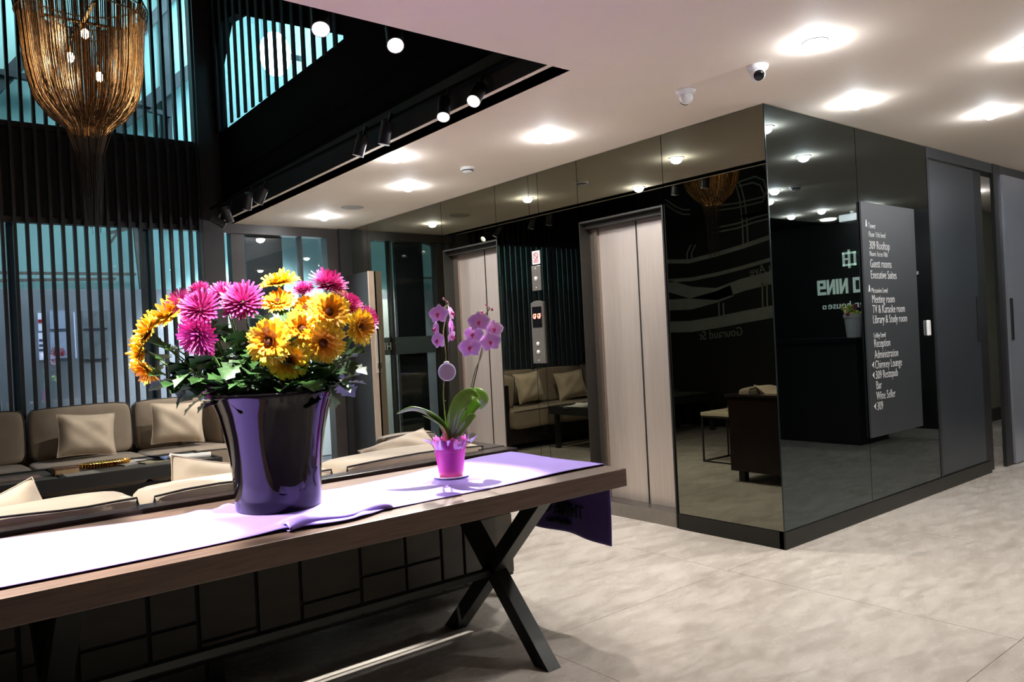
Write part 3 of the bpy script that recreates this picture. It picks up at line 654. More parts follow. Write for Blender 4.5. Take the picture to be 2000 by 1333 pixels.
# block letters on a grid, reading towards -y
GL = {'T': [(0, 4, 4, 5), (1.5, 0, 2.5, 4)], 'H': [(0, 0, 1, 5), (3, 0, 4, 5), (1, 2, 3, 3)], 'R': [(0, 0, 1, 5), (1, 4, 4, 5), (3, 2, 4, 4), (1, 2, 3, 3), (2.4, 0, 3.4, 2)],
      'E': [(0, 0, 1, 5), (1, 4, 4, 5), (1, 2, 3.4, 3), (1, 0, 4, 1)], 'O': [(0, 0, 1, 5), (3, 0, 4, 5), (1, 4, 3, 5), (1, 0, 3, 1)], 'I': [(0, 0, 1, 5)],
      '3': [(3, 0, 4, 5), (0, 4, 3, 5), (.6, 2, 3, 3), (0, 0, 3, 1)], 'e': [(3, 0, 4, 5), (0, 0, 3, 1), (0, 4, 3, 5), (0, 2, 1, 4), (1, 2, 3, 3)]}
def glyph(chc, y, z, u, parent):
    m = MB(); w_ = u * .72
    if chc == 'N':
        m.box(XS - .02, XS - .001, y - w_, y, z, z + 5 * u); m.box(XS - .02, XS - .001, y - 3.8 * w_, y - 2.9 * w_, z, z + 5 * u)
        m.poly([(XS - .019, y, z + 5 * u), (XS - .019, y - .9 * w_, z + 5 * u), (XS - .019, y - 3.8 * w_, z), (XS - .019, y - 2.9 * w_, z)], (1, 0, 0), .017)
    elif chc == '9':
        for a in [(0, 0, 4, 1), (3, 1, 4, 5), (0, 4, 3, 5), (0, 2, 1, 4), (1, 2, 3, 3)]: m.box(XS - .02, XS - .001, y - a[2] * w_, y - a[0] * w_, z + a[1] * u, z + a[3] * u)
    else:
        for a in GL[chc]: m.box(XS - .02, XS - .001, y - a[2] * w_, y - a[0] * w_, z + a[1] * u, z + a[3] * u)
    m.build('letter', LETB, parent)
u_ = hgt / 5; HS = .72; yend = t_e.y; word = 'THR33 O NIN9'
wd = {'I': 1.7, ' ': 2.0}
tot = sum(wd.get(c, 4.5) for c in word) * u_ * HS - .5 * u_ * HS
y = yend + tot
for c in word:
    if c != ' ': glyph(c, y, t_b.z, u_, sg)
    y -= wd.get(c, 4.5) * u_ * HS
p0 = refx(1650, 590, XS)
text('lettering', 'urban house', .135, LETB, sg, (XS - .01, refx(1618, 600, XS).y, refx(1640, 603, XS).z), (PI / 2, 0, -PI / 2), 1.0, .004, align='RIGHT')
q = refx(1611, 601, XS); m = MB(); m.tube([q + Vector((-.008, dy, dz)) for dy, dz in ((-.02, -.02), (.02, -.02), (.02, .02), (-.02, .02), (-.02, -.02))], .008, 4); m.build('square_mark', LETB, sg)
e0 = refx(1646, 494, XS); e1 = refx(1673, 518, XS); ym, ymx = sorted((e0.y, e1.y)); zz = sorted((e0.z, e1.z)); k = (ymx - ym) / 6
m = MB()
for a in ((0, 0, 6, .9), (0, 5.1, 6, 6), (0, 0, .9, 6), (5.1, 0, 6, 6), (2.6, -1, 3.5, 7), (3.5, 2.6, 5.1, 3.4)):
    m.box(XS - .02, XS - .001, ym + (6 - a[2]) * k, ym + (6 - a[0]) * k, zz[0] + a[1] * (zz[1] - zz[0]) / 6, zz[0] + a[3] * (zz[1] - zz[0]) / 6)
m.build('emblem', LETB, sg)
rd = empty('reception_desk', (8.6, -.4, 0), 'black reception counter reflected in the smoked mirror', 'counter')
box('counter_body', 8.25, 8.9, -2.6, 1.05, 0, 1.14, BLK, rd, bevel=.004)
box('counter_top', 8.22, 8.95, -2.63, 1.08, 1.14, 1.185, mat('counter_gloss', (.015, .017, .02), .15, var=.1), rd, bevel=.004)
pp = refx(1667, 640, 8.6)
fp = empty('potted_flowers', (8.6, pp.y, 1.186), 'small white pot of mixed flowers on the reception counter', 'plant')
MB().lathe((8.6, pp.y, 1.186), [(0, 0), (.075, 0), (.095, .22), (.105, .22), (.105, .26), (.095, .26), (.09, .2), (0, .2)], 24).build('pot', WHT, fp, smooth=False)

# ================================================================ SIDE TABLE, FURNITURE
BEIGE = mat('stone_top', (.42, .36, .26), .4, var=.08)
stb = empty('side_table', (1.66, 4.78, 0), 'small square side table with black wire frame, reflected in the mirror', 'side table')
box('table_top', 1.44, 1.88, 4.56, 5.0, .475, .51, BEIGE, stb, bevel=.003)
m = MB()
for x in (1.45, 1.87):
    for y in (4.57, 4.99): m.bar((x, y, 0), (x, y, .475), .014, .014)
m.build('frame_posts', BLK, stb)
m = MB()
for z in (.007, .465):
    m.bar((1.45, 4.57, z), (1.87, 4.57, z), .014, .014); m.bar((1.45, 4.99, z), (1.87, 4.99, z), .014, .014); m.bar((1.45, 4.57, z), (1.45, 4.99, z), .014, .014); m.bar((1.87, 4.57, z), (1.87, 4.99, z), .014, .014)
m.build('frame_rails', BLK, stb)
BRN = mat('brown_leather_book', (.16, .06, .025), .4, var=.3, scale=9)
def bookbox(x, y, z, sx, sy, h, label, group=None, rot=0.0, m_=BRN, nm='book'):
    r = empty(nm, (x, y, z), label, 'book', group); r.rotation_euler.z = rot
    def bb(n_, a, mm):
        me = MB().box(*a).build(n_, mm, None, bevel=.003, loc=(0, 0, 0)); me.parent = r; return me
    bb('cover', (-sx / 2, sx / 2, -sy / 2, sy / 2, 0, .005), m_); bb('cover', (-sx / 2, sx / 2, -sy / 2, sy / 2, h - .005, h), m_)
    bb('page_block', (-sx / 2 + .005, sx / 2 - .005, -sy / 2 + .005, sy / 2 - .005, .005, h - .005), mat('page_paper', (.45, .3, .16), .8, var=.15, scale=80))
    bb('spine', (-sx / 2, -sx / 2 + .005, -sy / 2, sy / 2, 0, h), m_)
    return r
bookbox(1.62, 4.72, .511, .12, .2, .045, 'brown book on the small side table, seen in the mirror')

# ---- near sofa (its panelled back towards the camera)
def cushion(name, c, size, m_, parent=None, n=7, puff=.25, rot=None, pw=4.0, piping=None, seed=0, wr=0.006):
    """soft rounded block centred on c, size (x,y,z)"""
    rr = random.Random(seed); hx, hy, hz = [s / 2 for s in size]; vs = []; fs = []; idx = {}
    R = rot or Matrix.Identity(3); ph = [rr.uniform(0, 6) for _ in range(4)]
    def P(a, b, c_):
        f = (abs(a) ** pw + abs(b) ** pw + abs(c_) ** pw) ** (1 / pw); mx = max(abs(a), abs(b), abs(c_)); k = mx / f
        k = .45 + .55 * k if False else k ** .55
        x, y, z = a * k, b * k, c_ * k
        bulge = 1 + puff * (1 - x * x) * (1 - y * y) * (1 - z * z)
        w_ = wr * math.sin(a * 3 + ph[0]) * math.cos(b * 2.7 + ph[1])
        if hz <= min(hx, hy): z *= bulge
        elif hy <= hx: y *= bulge
        else: x *= bulge
        return Vector(c) + R @ Vector((x * hx, y * hy, z * hz + w_))
    def vid(i, j, k):
        key = (i, j, k)
        if key not in idx: idx[key] = len(vs); vs.append(P(2 * i / n - 1, 2 * j / n - 1, 2 * k / n - 1))
        return idx[key]
    for i in range(n):
        for j in range(n):
            fs += [(vid(i, j, 0), vid(i, j + 1, 0), vid(i + 1, j + 1, 0), vid(i + 1, j, 0)), (vid(i, j, n), vid(i + 1, j, n), vid(i + 1, j + 1, n), vid(i, j + 1, n)),
                   (vid(i, 0, j), vid(i + 1, 0, j), vid(i + 1, 0, j + 1), vid(i, 0, j + 1)), (vid(i, n, j), vid(i, n, j + 1), vid(i + 1, n, j + 1), vid(i + 1, n, j)),
                   (vid(0, i, j), vid(0, i, j + 1), vid(0, i + 1, j + 1), vid(0, i + 1, j)), (vid(n, i, j), vid(n, i + 1, j), vid(n, i + 1, j + 1), vid(n, i, j + 1))]
    o = MB().add(vs, fs).build(name, m_, parent, smooth=True, sub=1)
    if piping:
        for pl in piping:   # each: list of (i,j,k) in -1..1
            Q = []
            for a0, a1 in zip(pl[:-1], pl[1:]):
                for t in range(6):
                    s = t / 6; Q.append(P(*[a0[q] + (a1[q] - a0[q]) * s for q in range(3)]))
            Q.append(P(*pl[-1]))
            MB().tube(Q, .005, 6).build('piping', PIPE, o, smooth=True)
    return o
def pillow(c, w_, h_, t_, R, m_, label, group, n=12, parent=None, seed=0):
    rr = random.Random(seed); ph = [rr.uniform(0, 6.28) for _ in range(6)]
    c = Vector(c); r = empty('throw_pillow', c - Vector((0, 0, h_ / 2)), label, 'pillow', group); vs = []; fs = []
    for s in (1, -1):
        for i in range(n + 1):
            for j in range(n + 1):
                x = 2 * i / n - 1; y = 2 * j / n - 1
                th = max(0, (1 - x ** 4) * (1 - y ** 4)) ** .6
                px = x * (1 - .09 * (1 - y * y)); py = y * (1 - .09 * (1 - x * x))
                wz = .006 * math.sin(4 * x + ph[0]) * math.sin(3 * y + ph[1]) * th + .006 * math.sin(7 * (x + y) + ph[2]) * th
                vs.append(c + R @ Vector((px * w_ / 2, s * (th * t_ / 2) + wz, py * h_ / 2)))
    N1 = (n + 1) * (n + 1)
    for i in range(n):
        for j in range(n):
            a = i * (n + 1) + j; q = (a, a + n + 1, a + n + 2, a + 1); fs.append(q[::-1]); fs.append(tuple(k + N1 for k in q))
    MB().add(vs, fs).build('cover', m_, r, smooth=True, sub=1)
    e = []
    for i in range(n + 1): e.append((i, 0))
    for j in range(1, n + 1): e.append((n, j))
    for i in range(n - 1, -1, -1): e.append((i, n))
    for j in range(n - 1, -1, -1): e.append((0, j))
    MB().tube([vs[i * (n + 1) + j] for i, j in e], .0045, 5).build('piping', m_, r, smooth=True)
    return r

ns_ = empty('near_sofa', (1.1, 3.7, 0), 'long dark-framed sofa seen from behind, with grooved veneer back under the table', 'sofa')
SX0, SX1, SYB = -.5, 2.56, 3.24
box('back_core', SX0, SX1 - .005, SYB + .012, SYB + .06, .10, .725, BLKM, ns_)
# veneer pieces with recessed joints between them, cut by a handful of vertical and horizontal grooves
xs = [SX0, -.28, .06, .32, .50, .745, .93, 1.17, 1.365, 1.655, 1.895, 2.10, 2.235, SX1]
hz = {3: [.28], 4: [.28], 5: [.28], 6: [.195], 7: [], 8: [.24], 9: [.29], 10: [.29], 11: [], 12: [.43], 2: [.35], 1: [], 0: [.25]}
vmerge = {4: 1}
for i in range(len(xs) - 1):
    zs = [.11] + hz.get(i, []) + [.725]
    for a, b in zip(zs[:-1], zs[1:]):
        box('veneer_panel', xs[i] + .008, xs[i + 1] - .008, SYB, SYB + .012, a + .008, b - .004, PANEL, ns_, bevel=.002)
box('top_rail', SX0, SX1 + .03, SYB - .035, SYB + .07, .725, .775, LACQ, ns_, bevel=.004)
for a, b in ((-.45, .02), (.06, .42), (.47, .9), (.94, 1.3), (1.34, 1.66), (1.72, 2.4)): box('rail_inlay', a, b, SYB - .038, SYB - .034, .745, .757, mat('rail_gloss', (.09, .06, .06), .08, coat=.6), ns_)
box('right_arm', SX1 - .10, SX1 + .03, SYB + .10, 4.15, .10, .755, LACQ, ns_, bevel=.004)
box('arm_top', SX1 - .13, SX1 + .05, SYB + .10, 4.17, .755, .775, LACQ, ns_, bevel=.004)
box('seat_base', SX0, SX1 - .1, SYB + .06, 4.15, .10, .30, BLK, ns_)
for x, y in ((SX1 - .06, SYB + .03), (SX1 - .06, 4.08), (SX0 + .05, SYB + .03), (SX0 + .05, 4.08), (1.0, SYB + .05)):
    MB().bar((x, y, 0), (x, y, .1), .06, .06).build('leg', BLK, ns_)
for a, b in ((-.5, .14), (.14, .78), (.78, 1.42), (1.42, 2.06), (2.06, 2.45)):
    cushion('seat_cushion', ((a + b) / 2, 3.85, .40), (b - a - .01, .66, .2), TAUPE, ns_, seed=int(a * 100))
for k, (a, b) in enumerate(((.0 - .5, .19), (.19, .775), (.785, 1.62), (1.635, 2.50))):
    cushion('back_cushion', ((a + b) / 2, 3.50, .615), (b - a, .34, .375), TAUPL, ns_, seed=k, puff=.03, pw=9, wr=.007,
            piping=[[(-.97, -.93, .5), (-.97, -.93, 1), (.97, -.93, 1), (.97, -.93, .5)]])
pc_ = ony(792, 850, 4.0)
cushion('corner_cushion', (pc_.x, 4.0, pc_.z - .08), (.36, .14, .18), TAUPE, ns_, seed=60, puff=.3, pw=5, piping=[[(-1, -.8, -1), (-1, -.8, 1), (1, -.8, 1), (1, -.8, -1)]])
box('left_arm', SX0 - .08, SX0, SYB, 4.15, .1, .755, LACQ, ns_, bevel=.004)

def Rxyz(rx, ry, rz): return (Matrix.Rotation(rz, 3, 'Z') @ Matrix.Rotation(ry, 3, 'Y') @ Matrix.Rotation(rx, 3, 'X'))
GP = 'loose taupe throw pillows'
p = ony(20, 985, 3.75); pillow((p.x - .03, 3.86, .635), .44, .38, .12, Rxyz(-.6, -.30, .2), TAUPL, 'rumpled pillow poking up behind the near sofa at the left edge', GP, seed=1)
p = ony(400, 930, 3.75); pillow((p.x + .08, 3.84, .650), .46, .40, .13, Rxyz(-.40, .22, -.1), TAUPL, 'satin pillow with pointed corner behind the near sofa, left of the flower pot', GP, seed=2)
p = ony(800, 880, 3.78); pillow((p.x - .0, 3.80, .725), .46, .32, .13, Rxyz(-1.0, -.16, .08), TAUPL, 'slumped pillow on the near sofa behind the orchid', GP, seed=3)

# ---- far sofa under the slatted window
fs_ = empty('far_sofa', (1.2, 7.7, 0), 'long taupe sofa against the slatted window, facing the camera', 'sofa')
box('base_frame', XL + .05, 2.62, 7.30, 7.9, .08, .27, LACQ, fs_, bevel=.004)
for k, (a, b) in enumerate(((XL + .06, .04), (.04, .89), (.89, 1.74), (1.74, 2.58))):
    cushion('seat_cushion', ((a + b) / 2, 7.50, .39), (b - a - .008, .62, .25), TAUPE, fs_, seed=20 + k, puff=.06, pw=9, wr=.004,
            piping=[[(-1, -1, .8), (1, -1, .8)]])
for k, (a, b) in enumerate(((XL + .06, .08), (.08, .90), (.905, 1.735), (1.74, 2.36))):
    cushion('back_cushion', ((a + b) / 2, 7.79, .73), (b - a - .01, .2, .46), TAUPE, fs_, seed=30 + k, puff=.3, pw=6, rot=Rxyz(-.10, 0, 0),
            piping=[[(-1, -.8, -1), (-1, -.8, 1), (1, -.8, 1), (1, -.8, -1)]])
cushion('arm_cushion', (2.44, 7.60, .71), (.17, .46, .42), TAUPE, fs_, seed=40, puff=.3, pw=5, rot=Rxyz(0, -.12, .15), piping=[[(-.8, -1, -1), (-.8, -1, 1), (-.8, 1, 1)]])
box('right_arm', 2.56, 2.66, 7.28, 7.9, .08, .80, LACQ, fs_, bevel=.004)
box('back_frame', XL + .05, 2.66, 7.86, 7.915, .08, .86, TAUPE, fs_, bevel=.01)
for x in (XL + .1, 1.0, 2.6): MB().bar((x, 7.36, 0), (x, 7.36, .09), .05, .05).build('leg', BLK, fs_)
pillow(ony(170, 850, 7.50) + Vector((0, .02, .0)), .47, .37, .16, Rxyz(-.22, .08, .12), TAUPL, 'darker taupe pillow leaning on the left of the far sofa', GP, seed=5)
pillow(ony(348, 826, 7.48) + Vector((0, .02, .0)), .46, .38, .17, Rxyz(-.20, .05, -.1), TAUPL, 'lighter pillow on the right seat of the far sofa', GP, seed=6)

# ---- armchair beyond, near the entrance
# ---- coffee table
CT = .505; CY0, CY1, CX1 = 6.43, 7.08, 2.06
ct = empty('coffee_table', (.8, 6.7, 0), 'long low black coffee table with a raised rim between the sofas', 'coffee table')
box('tray_top', XL + .3, CX1, CY0, CY1, CT - .02, CT, mat('slate_top', (.11, .105, .09), .35, var=.12), ct)
box('front_rim', XL + .3, CX1, CY0 - .03, CY0, CT - .085, CT + .012, BLK, ct, bevel=.003)
box('back_rim', XL + .3, CX1, CY1, CY1 + .03, CT - .085, CT + .012, BLK, ct, bevel=.003)
box('end_rim', CX1, CX1 + .03, CY0 - .03, CY1 + .03, CT - .085, CT + .012, BLK, ct, bevel=.003)
box('divider', .95, .985, CY0, CY1, CT, CT + .012, BLK, ct)
for x in (XL + .35, CX1 - .05):
    for y in (CY0 + .03, CY1 - .03): MB().bar((x, y, 0), (x, y, CT - .08), .05, .05).build('leg', BLK, ct)
pb = onz(131, 928, CT); bookbox(pb.x, pb.y + .05, CT + .001, .17, .12, .05, 'brown leather box-like book on the coffee table left of the gold dish', rot=.05)
pg = onz(208, 914, CT)
gd = empty('leaf_dish', (pg.x, pg.y + .06, CT), 'ribbed gold leaf-shaped dish on the coffee table', 'dish')
m = MB(); GOLD = mat('gold_leaf', (.75, .38, .08), .22, 1.0, var=.2, scale=30)
for i in range(18):
    t = i / 17 * 2 - 1; wdt = .085 * math.sqrt(max(0.02, 1 - t * t))
    for sgn in (-1, 1):
        m.add([Vector((pg.x + t * .17 - .008, pg.y + .06, CT + .006)), Vector((pg.x + t * .17 + .009, pg.y + .06, CT + .006)),
               Vector((pg.x + t * .175 + .012, pg.y + .06 + sgn * wdt, CT + .04)), Vector((pg.x + t * .175 - .006, pg.y + .06 + sgn * wdt, CT + .046))], [(0, 1, 2, 3)])
m.build('ribs', GOLD, gd, solid=.004)
MB().ball((pg.x, pg.y + .06, CT + .006), .15, 8, (1, .3, .035)).build('base', GOLD, gd)
PAPER = mat('paper_white', (.7, .68, .64), .7, var=.05)
def sheet(u, v, w_, d_, rot, label, m_=PAPER, nm='magazine', z=CT, h=.008, curl=0.0):
    p = onz(u, v, z); r = empty(nm, (p.x, p.y, z), label, 'magazine', 'papers on the coffee table'); r.rotation_euler.z = rot
    vs = []; n = 8
    for k in (0, 1):
        for i in range(n + 1):
            for j in (0, 1):
                x = (i / n - .5) * w_; zc = curl * (abs(i / n - .5) * 2) ** 2.5 if i < n / 2 else 0
                vs.append(Vector((x, (j - .5) * d_, k * h + zc + .001)))
    fs = []
    K = 2 * (n + 1)
    for i in range(n):
        fs += [(2 * i, 2 * i + 1, 2 * i + 3, 2 * i + 2), (K + 2 * i + 2, K + 2 * i + 3, K + 2 * i + 1, K + 2 * i), (2 * i, 2 * i + 2, K + 2 * i + 2, K + 2 * i), (2 * i + 1, K + 2 * i + 1, K + 2 * i + 3, 2 * i + 3)]
    o = MB().add(vs, fs).build('cover', m_, None, loc=(0, 0, 0)); o.parent = r
    return r
sheet(155, 928, .24, .2, .1, 'grey printed sheet lying under the leather book', mat('sheet_grey', (.32, .29, .25), .6, var=.2, scale=20))
sheet(255, 905, .28, .2, .5, 'pale open sheet to the right of the gold dish', mat('sheet_pale', (.45, .42, .38), .6, var=.1, scale=20))
sheet(25, 938, .34, .22, -.05, 'faded magazine lying at the left end of the coffee table', mat('sheet_rose', (.22, .15, .13), .5, var=.5, scale=12))
sheet(300, 902, .22, .2, .2, 'cream leaflet beside the blue magazine', mat('sheet_cream', (.42, .37, .24), .6, var=.2, scale=20))
sheet(328, 897, .24, .2, .25, 'blue magazine with curled white edge on the coffee table', mat('sheet_blue', (.12, .20, .46), .4, var=.5, scale=10), h=.012, curl=.03)
sheet(372, 893, .32, .22, -.3, 'open white magazine right of the blue one', PAPER, z=CT + .002, h=.014, curl=.02)

# ================================================================ CONSOLE TABLE
T = .762; TX0, TX1, TY0, TY1 = -.08, 2.5, 2.345, 3.165; TH = .078
tb = empty('console_table', (1.2, 2.75, 0), 'long walnut table on crossed black steel legs in the foreground', 'table')
o = box('tabletop', TX0, TX1, TY0, TY1, T - TH, T, WOOD, tb, bevel=.003)
# under-edge channel
box('underframe', TX0 + .25, TX1 - .25, TY0 + .12, TY1 - .12, T - TH - .012, T - TH, LEGM, tb)
def xleg(x):
    yn, yf, w1, w2 = 2.425, 3.085, .085, .07
    for a, b in (((x, yn, .0), (x, yf, T - TH)), ((x, yf, .0), (x, yn, T - TH))):
        A = Vector(a); B_ = Vector(b); d = (B_ - A)
        hw = .045  # half width along y
        MB().add([(x - w2 / 2, a[1] - hw, 0), (x + w2 / 2, a[1] - hw, 0), (x + w2 / 2, a[1] + hw, 0), (x - w2 / 2, a[1] + hw, 0),
                  (x - w2 / 2, b[1] - hw, T - TH), (x + w2 / 2, b[1] - hw, T - TH), (x + w2 / 2, b[1] + hw, T - TH), (x - w2 / 2, b[1] + hw, T - TH)],
                 [(0, 3, 2, 1), (4, 5, 6, 7), (0, 1, 5, 4), (1, 2, 6, 5), (2, 3, 7, 6), (3, 0, 4, 7)]).build('leg', LEGM, tb, bevel=.002)
xleg(2.06); xleg(.36)
box('stretcher', .36, 2.06, 2.735, 2.775, .315, .345, LEGM, tb, bevel=.002)

# ---- runner
rc = empty('table_runner', (1.2, 2.78, T), 'purple satin runner lying along the table and hanging over its end', 'runner')
rnd = random.Random(11)
def backedge(x):   # far edge of the runner, wavy
    pts = [(-.3, 3.14), (.25, 3.13), (.45, 3.08), (.65, 3.02), (.9, 2.98), (1.2, 3.0), (1.45, 2.98), (1.8, 3.04), (2.1, 3.10), (2.3, 3.13), (2.6, 3.15)]
    for (a, b), (c, d) in zip(pts[:-1], pts[1:]):
        if x <= c: return b + (d - b) * (x - a) / (c - a)
    return 3.15
def frontedge(x):
    e = 2.43 + .045 * max(0, min(1, (x - .2) / 2.3)) + .004 * math.sin(9 * x)
    if 0.98 < x < 1.36: e -= .05 * math.sin((x - .98) / .38 * PI)
    return e
nx, ny = 150, 34; vs = []
for i in range(nx + 1):
    s = i / nx * 3.13 - .075
    for j in range(ny + 1):
        t = j / ny
        if s <= 2.5:
            x = s; y = frontedge(x) + (backedge(x) - frontedge(x)) * t; z = T + .0035
            z += .0022 * (1 + math.sin(5 * x + 9 * y)) * math.sin(3 * x + 1) ** 2 + .002 * (1 + math.sin(11 * y + 2 * x))
            # gathered folds round the pot
            dx, dy = x - 1.18, y - 2.50
            z += .028 * math.exp(-((dx - .5 * dy - .0) / .16) ** 2 - ((dy + .02) / .05) ** 2)
            z += .016 * math.exp(-((x - 1.33 - .6 * (y - 2.55)) / .022) ** 2) * math.exp(-((y - 2.56) / .12) ** 2)
            z += .014 * math.exp(-((x - .87) / .05) ** 2 - ((y - 2.95) / .04) ** 2) + .016 * math.exp(-((x - .98) / .03) ** 2 - ((y - 3.0) / .06) ** 2)
        else:
            q = s - 2.5; y = frontedge(2.5) + (backedge(2.5) - frontedge(2.5)) * t
            L_ = .375 - .02 * math.sin(t * 3.0); qq = q / .555 * L_ if True else q
            x = 2.508 + .012 * min(1, q / .1) + .010 * math.sin(t * 13 + q * 4) * min(1, q / .12); z = T + .002 - qq
            if q < .03: x = 2.5 + .01 * q / .03
            y += .02 * q / .5 * (.5 - t)
        vs.append(Vector((x, y, z)))
fs = [(i * (ny + 1) + j, (i + 1) * (ny + 1) + j, (i + 1) * (ny + 1) + j + 1, i * (ny + 1) + j + 1) for i in range(nx) for j in range(ny)]
MB().add(vs, fs).build('cloth', CLOTH, rc, smooth=True, solid=.0015)
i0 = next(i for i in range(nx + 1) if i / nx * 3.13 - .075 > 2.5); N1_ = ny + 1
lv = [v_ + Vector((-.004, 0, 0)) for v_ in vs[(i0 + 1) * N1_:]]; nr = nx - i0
MB().add(lv, [(i * N1_ + j, (i + 1) * N1_ + j, (i + 1) * N1_ + j + 1, i * N1_ + j + 1) for i in range(nr - 1) for j in range(ny)]).build('shaded_side', mat('shaded_cloth', (.075, .045, .21), .7, var=.1), rc, smooth=True, solid=.001)  # darker copy of the cloth: shade on the inner face put into colour
# small folded-over hem beside the pot
pts = []
m = MB(); n = 30; rows_ = []
for i in range(n + 1):
    t = i / n; x = .99 + .40 * t; y = 2.415 + .03 * t + .012 * math.sin(t * 9); h = .012 + .02 * math.sin(t * PI) ** .5 * (.6 + .4 * math.sin(t * 7 + 1))
    rows_.append([Vector((x, y + .07, T + .012 + h * .6)), Vector((x, y + .03, T + .014 + h)), Vector((x, y + .005, T + .008 + h * .8)), Vector((x, y - .004, T + .006 + h * .3)), Vector((x, y + .01, T + .004)), Vector((x, y + .05, T + .004))])
vs = [p for r_ in rows_ for p in r_]; k = 6
m.add(vs, [(i * k + j, (i + 1) * k + j, (i + 1) * k + j + 1, i * k + j + 1) for i in range(n) for j in range(k - 1)]).build('folded_hem', CLOTH, rc, smooth=True, solid=.002)
text('print', 'THREE O NINE', .085, CLOTHD, rc, (2.515, 2.635, .493), (PI / 2, 0, PI / 2), .85, .014)
text('print', 'urban house', .036, CLOTHD, rc, (2.515, 2.74, .448), (PI / 2, 0, PI / 2), .9, .014)

# ================================================================ FLOWER POT
PC = Vector((1.125, 2.832, T + .006))
fpot = empty('flower_pot', PC, 'tall glossy black flared flower pot reflecting the purple runner', 'pot')
GLZ = mat('black_glaze', (.004, .003, .004), .035, var=.1, spec=.32)
prof = [(0, 0), (.148, 0), (.155, .006), (.157, .05), (.160, .12), (.168, .20), (.181, .28), (.200, .36), (.217, .405), (.224, .42), (.228, .43), (.226, .437), (.217, .436), (.208, .42), (.19, .34), (.165, .2), (.15, .04), (0, .04)]
MB().lathe(PC, prof, 64).build('body', GLZ, fpot, smooth=True)
MB().lathe(PC, [(0, .33), (.183, .33)], 32).build('moss_filling', mat('dark_moss', (.015, .02, .01), .95, var=.5, scale=60, bump=1, bscale=80), fpot)

# ---- flowers
VR = Vector((.777, -.627, 0)); VU = Vector((0, 0, 1)); VT = Vector((-.628, -.778, 0))
def vd(r, u, t): return (VR * r + VU * u + VT * t).normalized()
def lerp(a, b, t): return tuple(a[i] + (b[i] - a[i]) * t for i in range(3))
PETY = mat('yellow_petal', (1, .6, .05), .55, vcol=True, sss=.0); PETM = mat('magenta_petal', (.8, .1, .4), .5, vcol=True)
CEN = mat('flower_centre', (.16, .045, .01), .8, var=.5, scale=200, bump=1, bscale=300)
LEAFM = mat('leaf_green', (.035, .095, .022), .45, var=.35, scale=12, bump=.2, bscale=40); STEM = mat('stem_green', (.10, .20, .035), .45, var=.2, scale=20)
def petal(m, M, c, ang, r0, r1, wd, tilt, cup, cb, ct, rr, notch=True):
    pts = []; cols = []
    for i in range(5):
        t = i / 4; r = r0 + (r1 - r0) * t; w_ = wd * (math.sin(PI * (.15 + .75 * t)) ** .7) * .5
        z = math.tan(tilt) * (r - r0) + cup * t * t
        for s in (-1, 0, 1):
            rr_ = r - (.10 * (r1 - r0) if (i == 4 and s == 0 and notch) else 0)
            x, y = rr_, s * w_
            pts.append(c + M @ Vector((x * math.cos(ang) - y * math.sin(ang), x * math.sin(ang) + y * math.cos(ang), z + (-.003 if s else .002) * t)))
            cols.append(lerp(cb, ct, t))
    fs = [(i * 3 + j, (i + 1) * 3 + j, (i + 1) * 3 + j + 1, i * 3 + j + 1) for i in range(4) for j in range(2)]
    m.add(pts, fs, cols)
def rotz_to(n): return n.to_track_quat('Z', 'Y').to_matrix()
def leafshape(m, p, d, nrm, L_, W_, rr, lob=True):
    d = d.normalized(); s = d.cross(nrm).normalized(); nn = s.cross(d).normalized(); k = 7
    cen = []; lf = []; rt = []
    for i in range(k + 1):
        t = i / k; base = p + d * L_ * t + nn * (-.25 * L_ * t * t)
        w_ = W_ * .5 * math.sin(PI * min(.97, (.06 + .86 * t))) ** .8 * (1 + (.28 if i % 2 else -.22) * (1 if lob else 0))
        if i == k: w_ *= .25
        cen.append(base); lf.append(base + s * w_ + nn * w_ * .25 + d * (.02 * L_ if i % 2 else 0)); rt.append(base - s * w_ + nn * w_ * .25 + d * (.02 * L_ if i % 2 else 0))
    vs = cen + lf + rt; n1 = k + 1
    fs = [(i, i + 1, n1 + i + 1, n1 + i) for i in range(k)] + [(i, 2 * n1 + i, 2 * n1 + i + 1, i + 1) for i in range(k)]
    m.add(vs, fs)
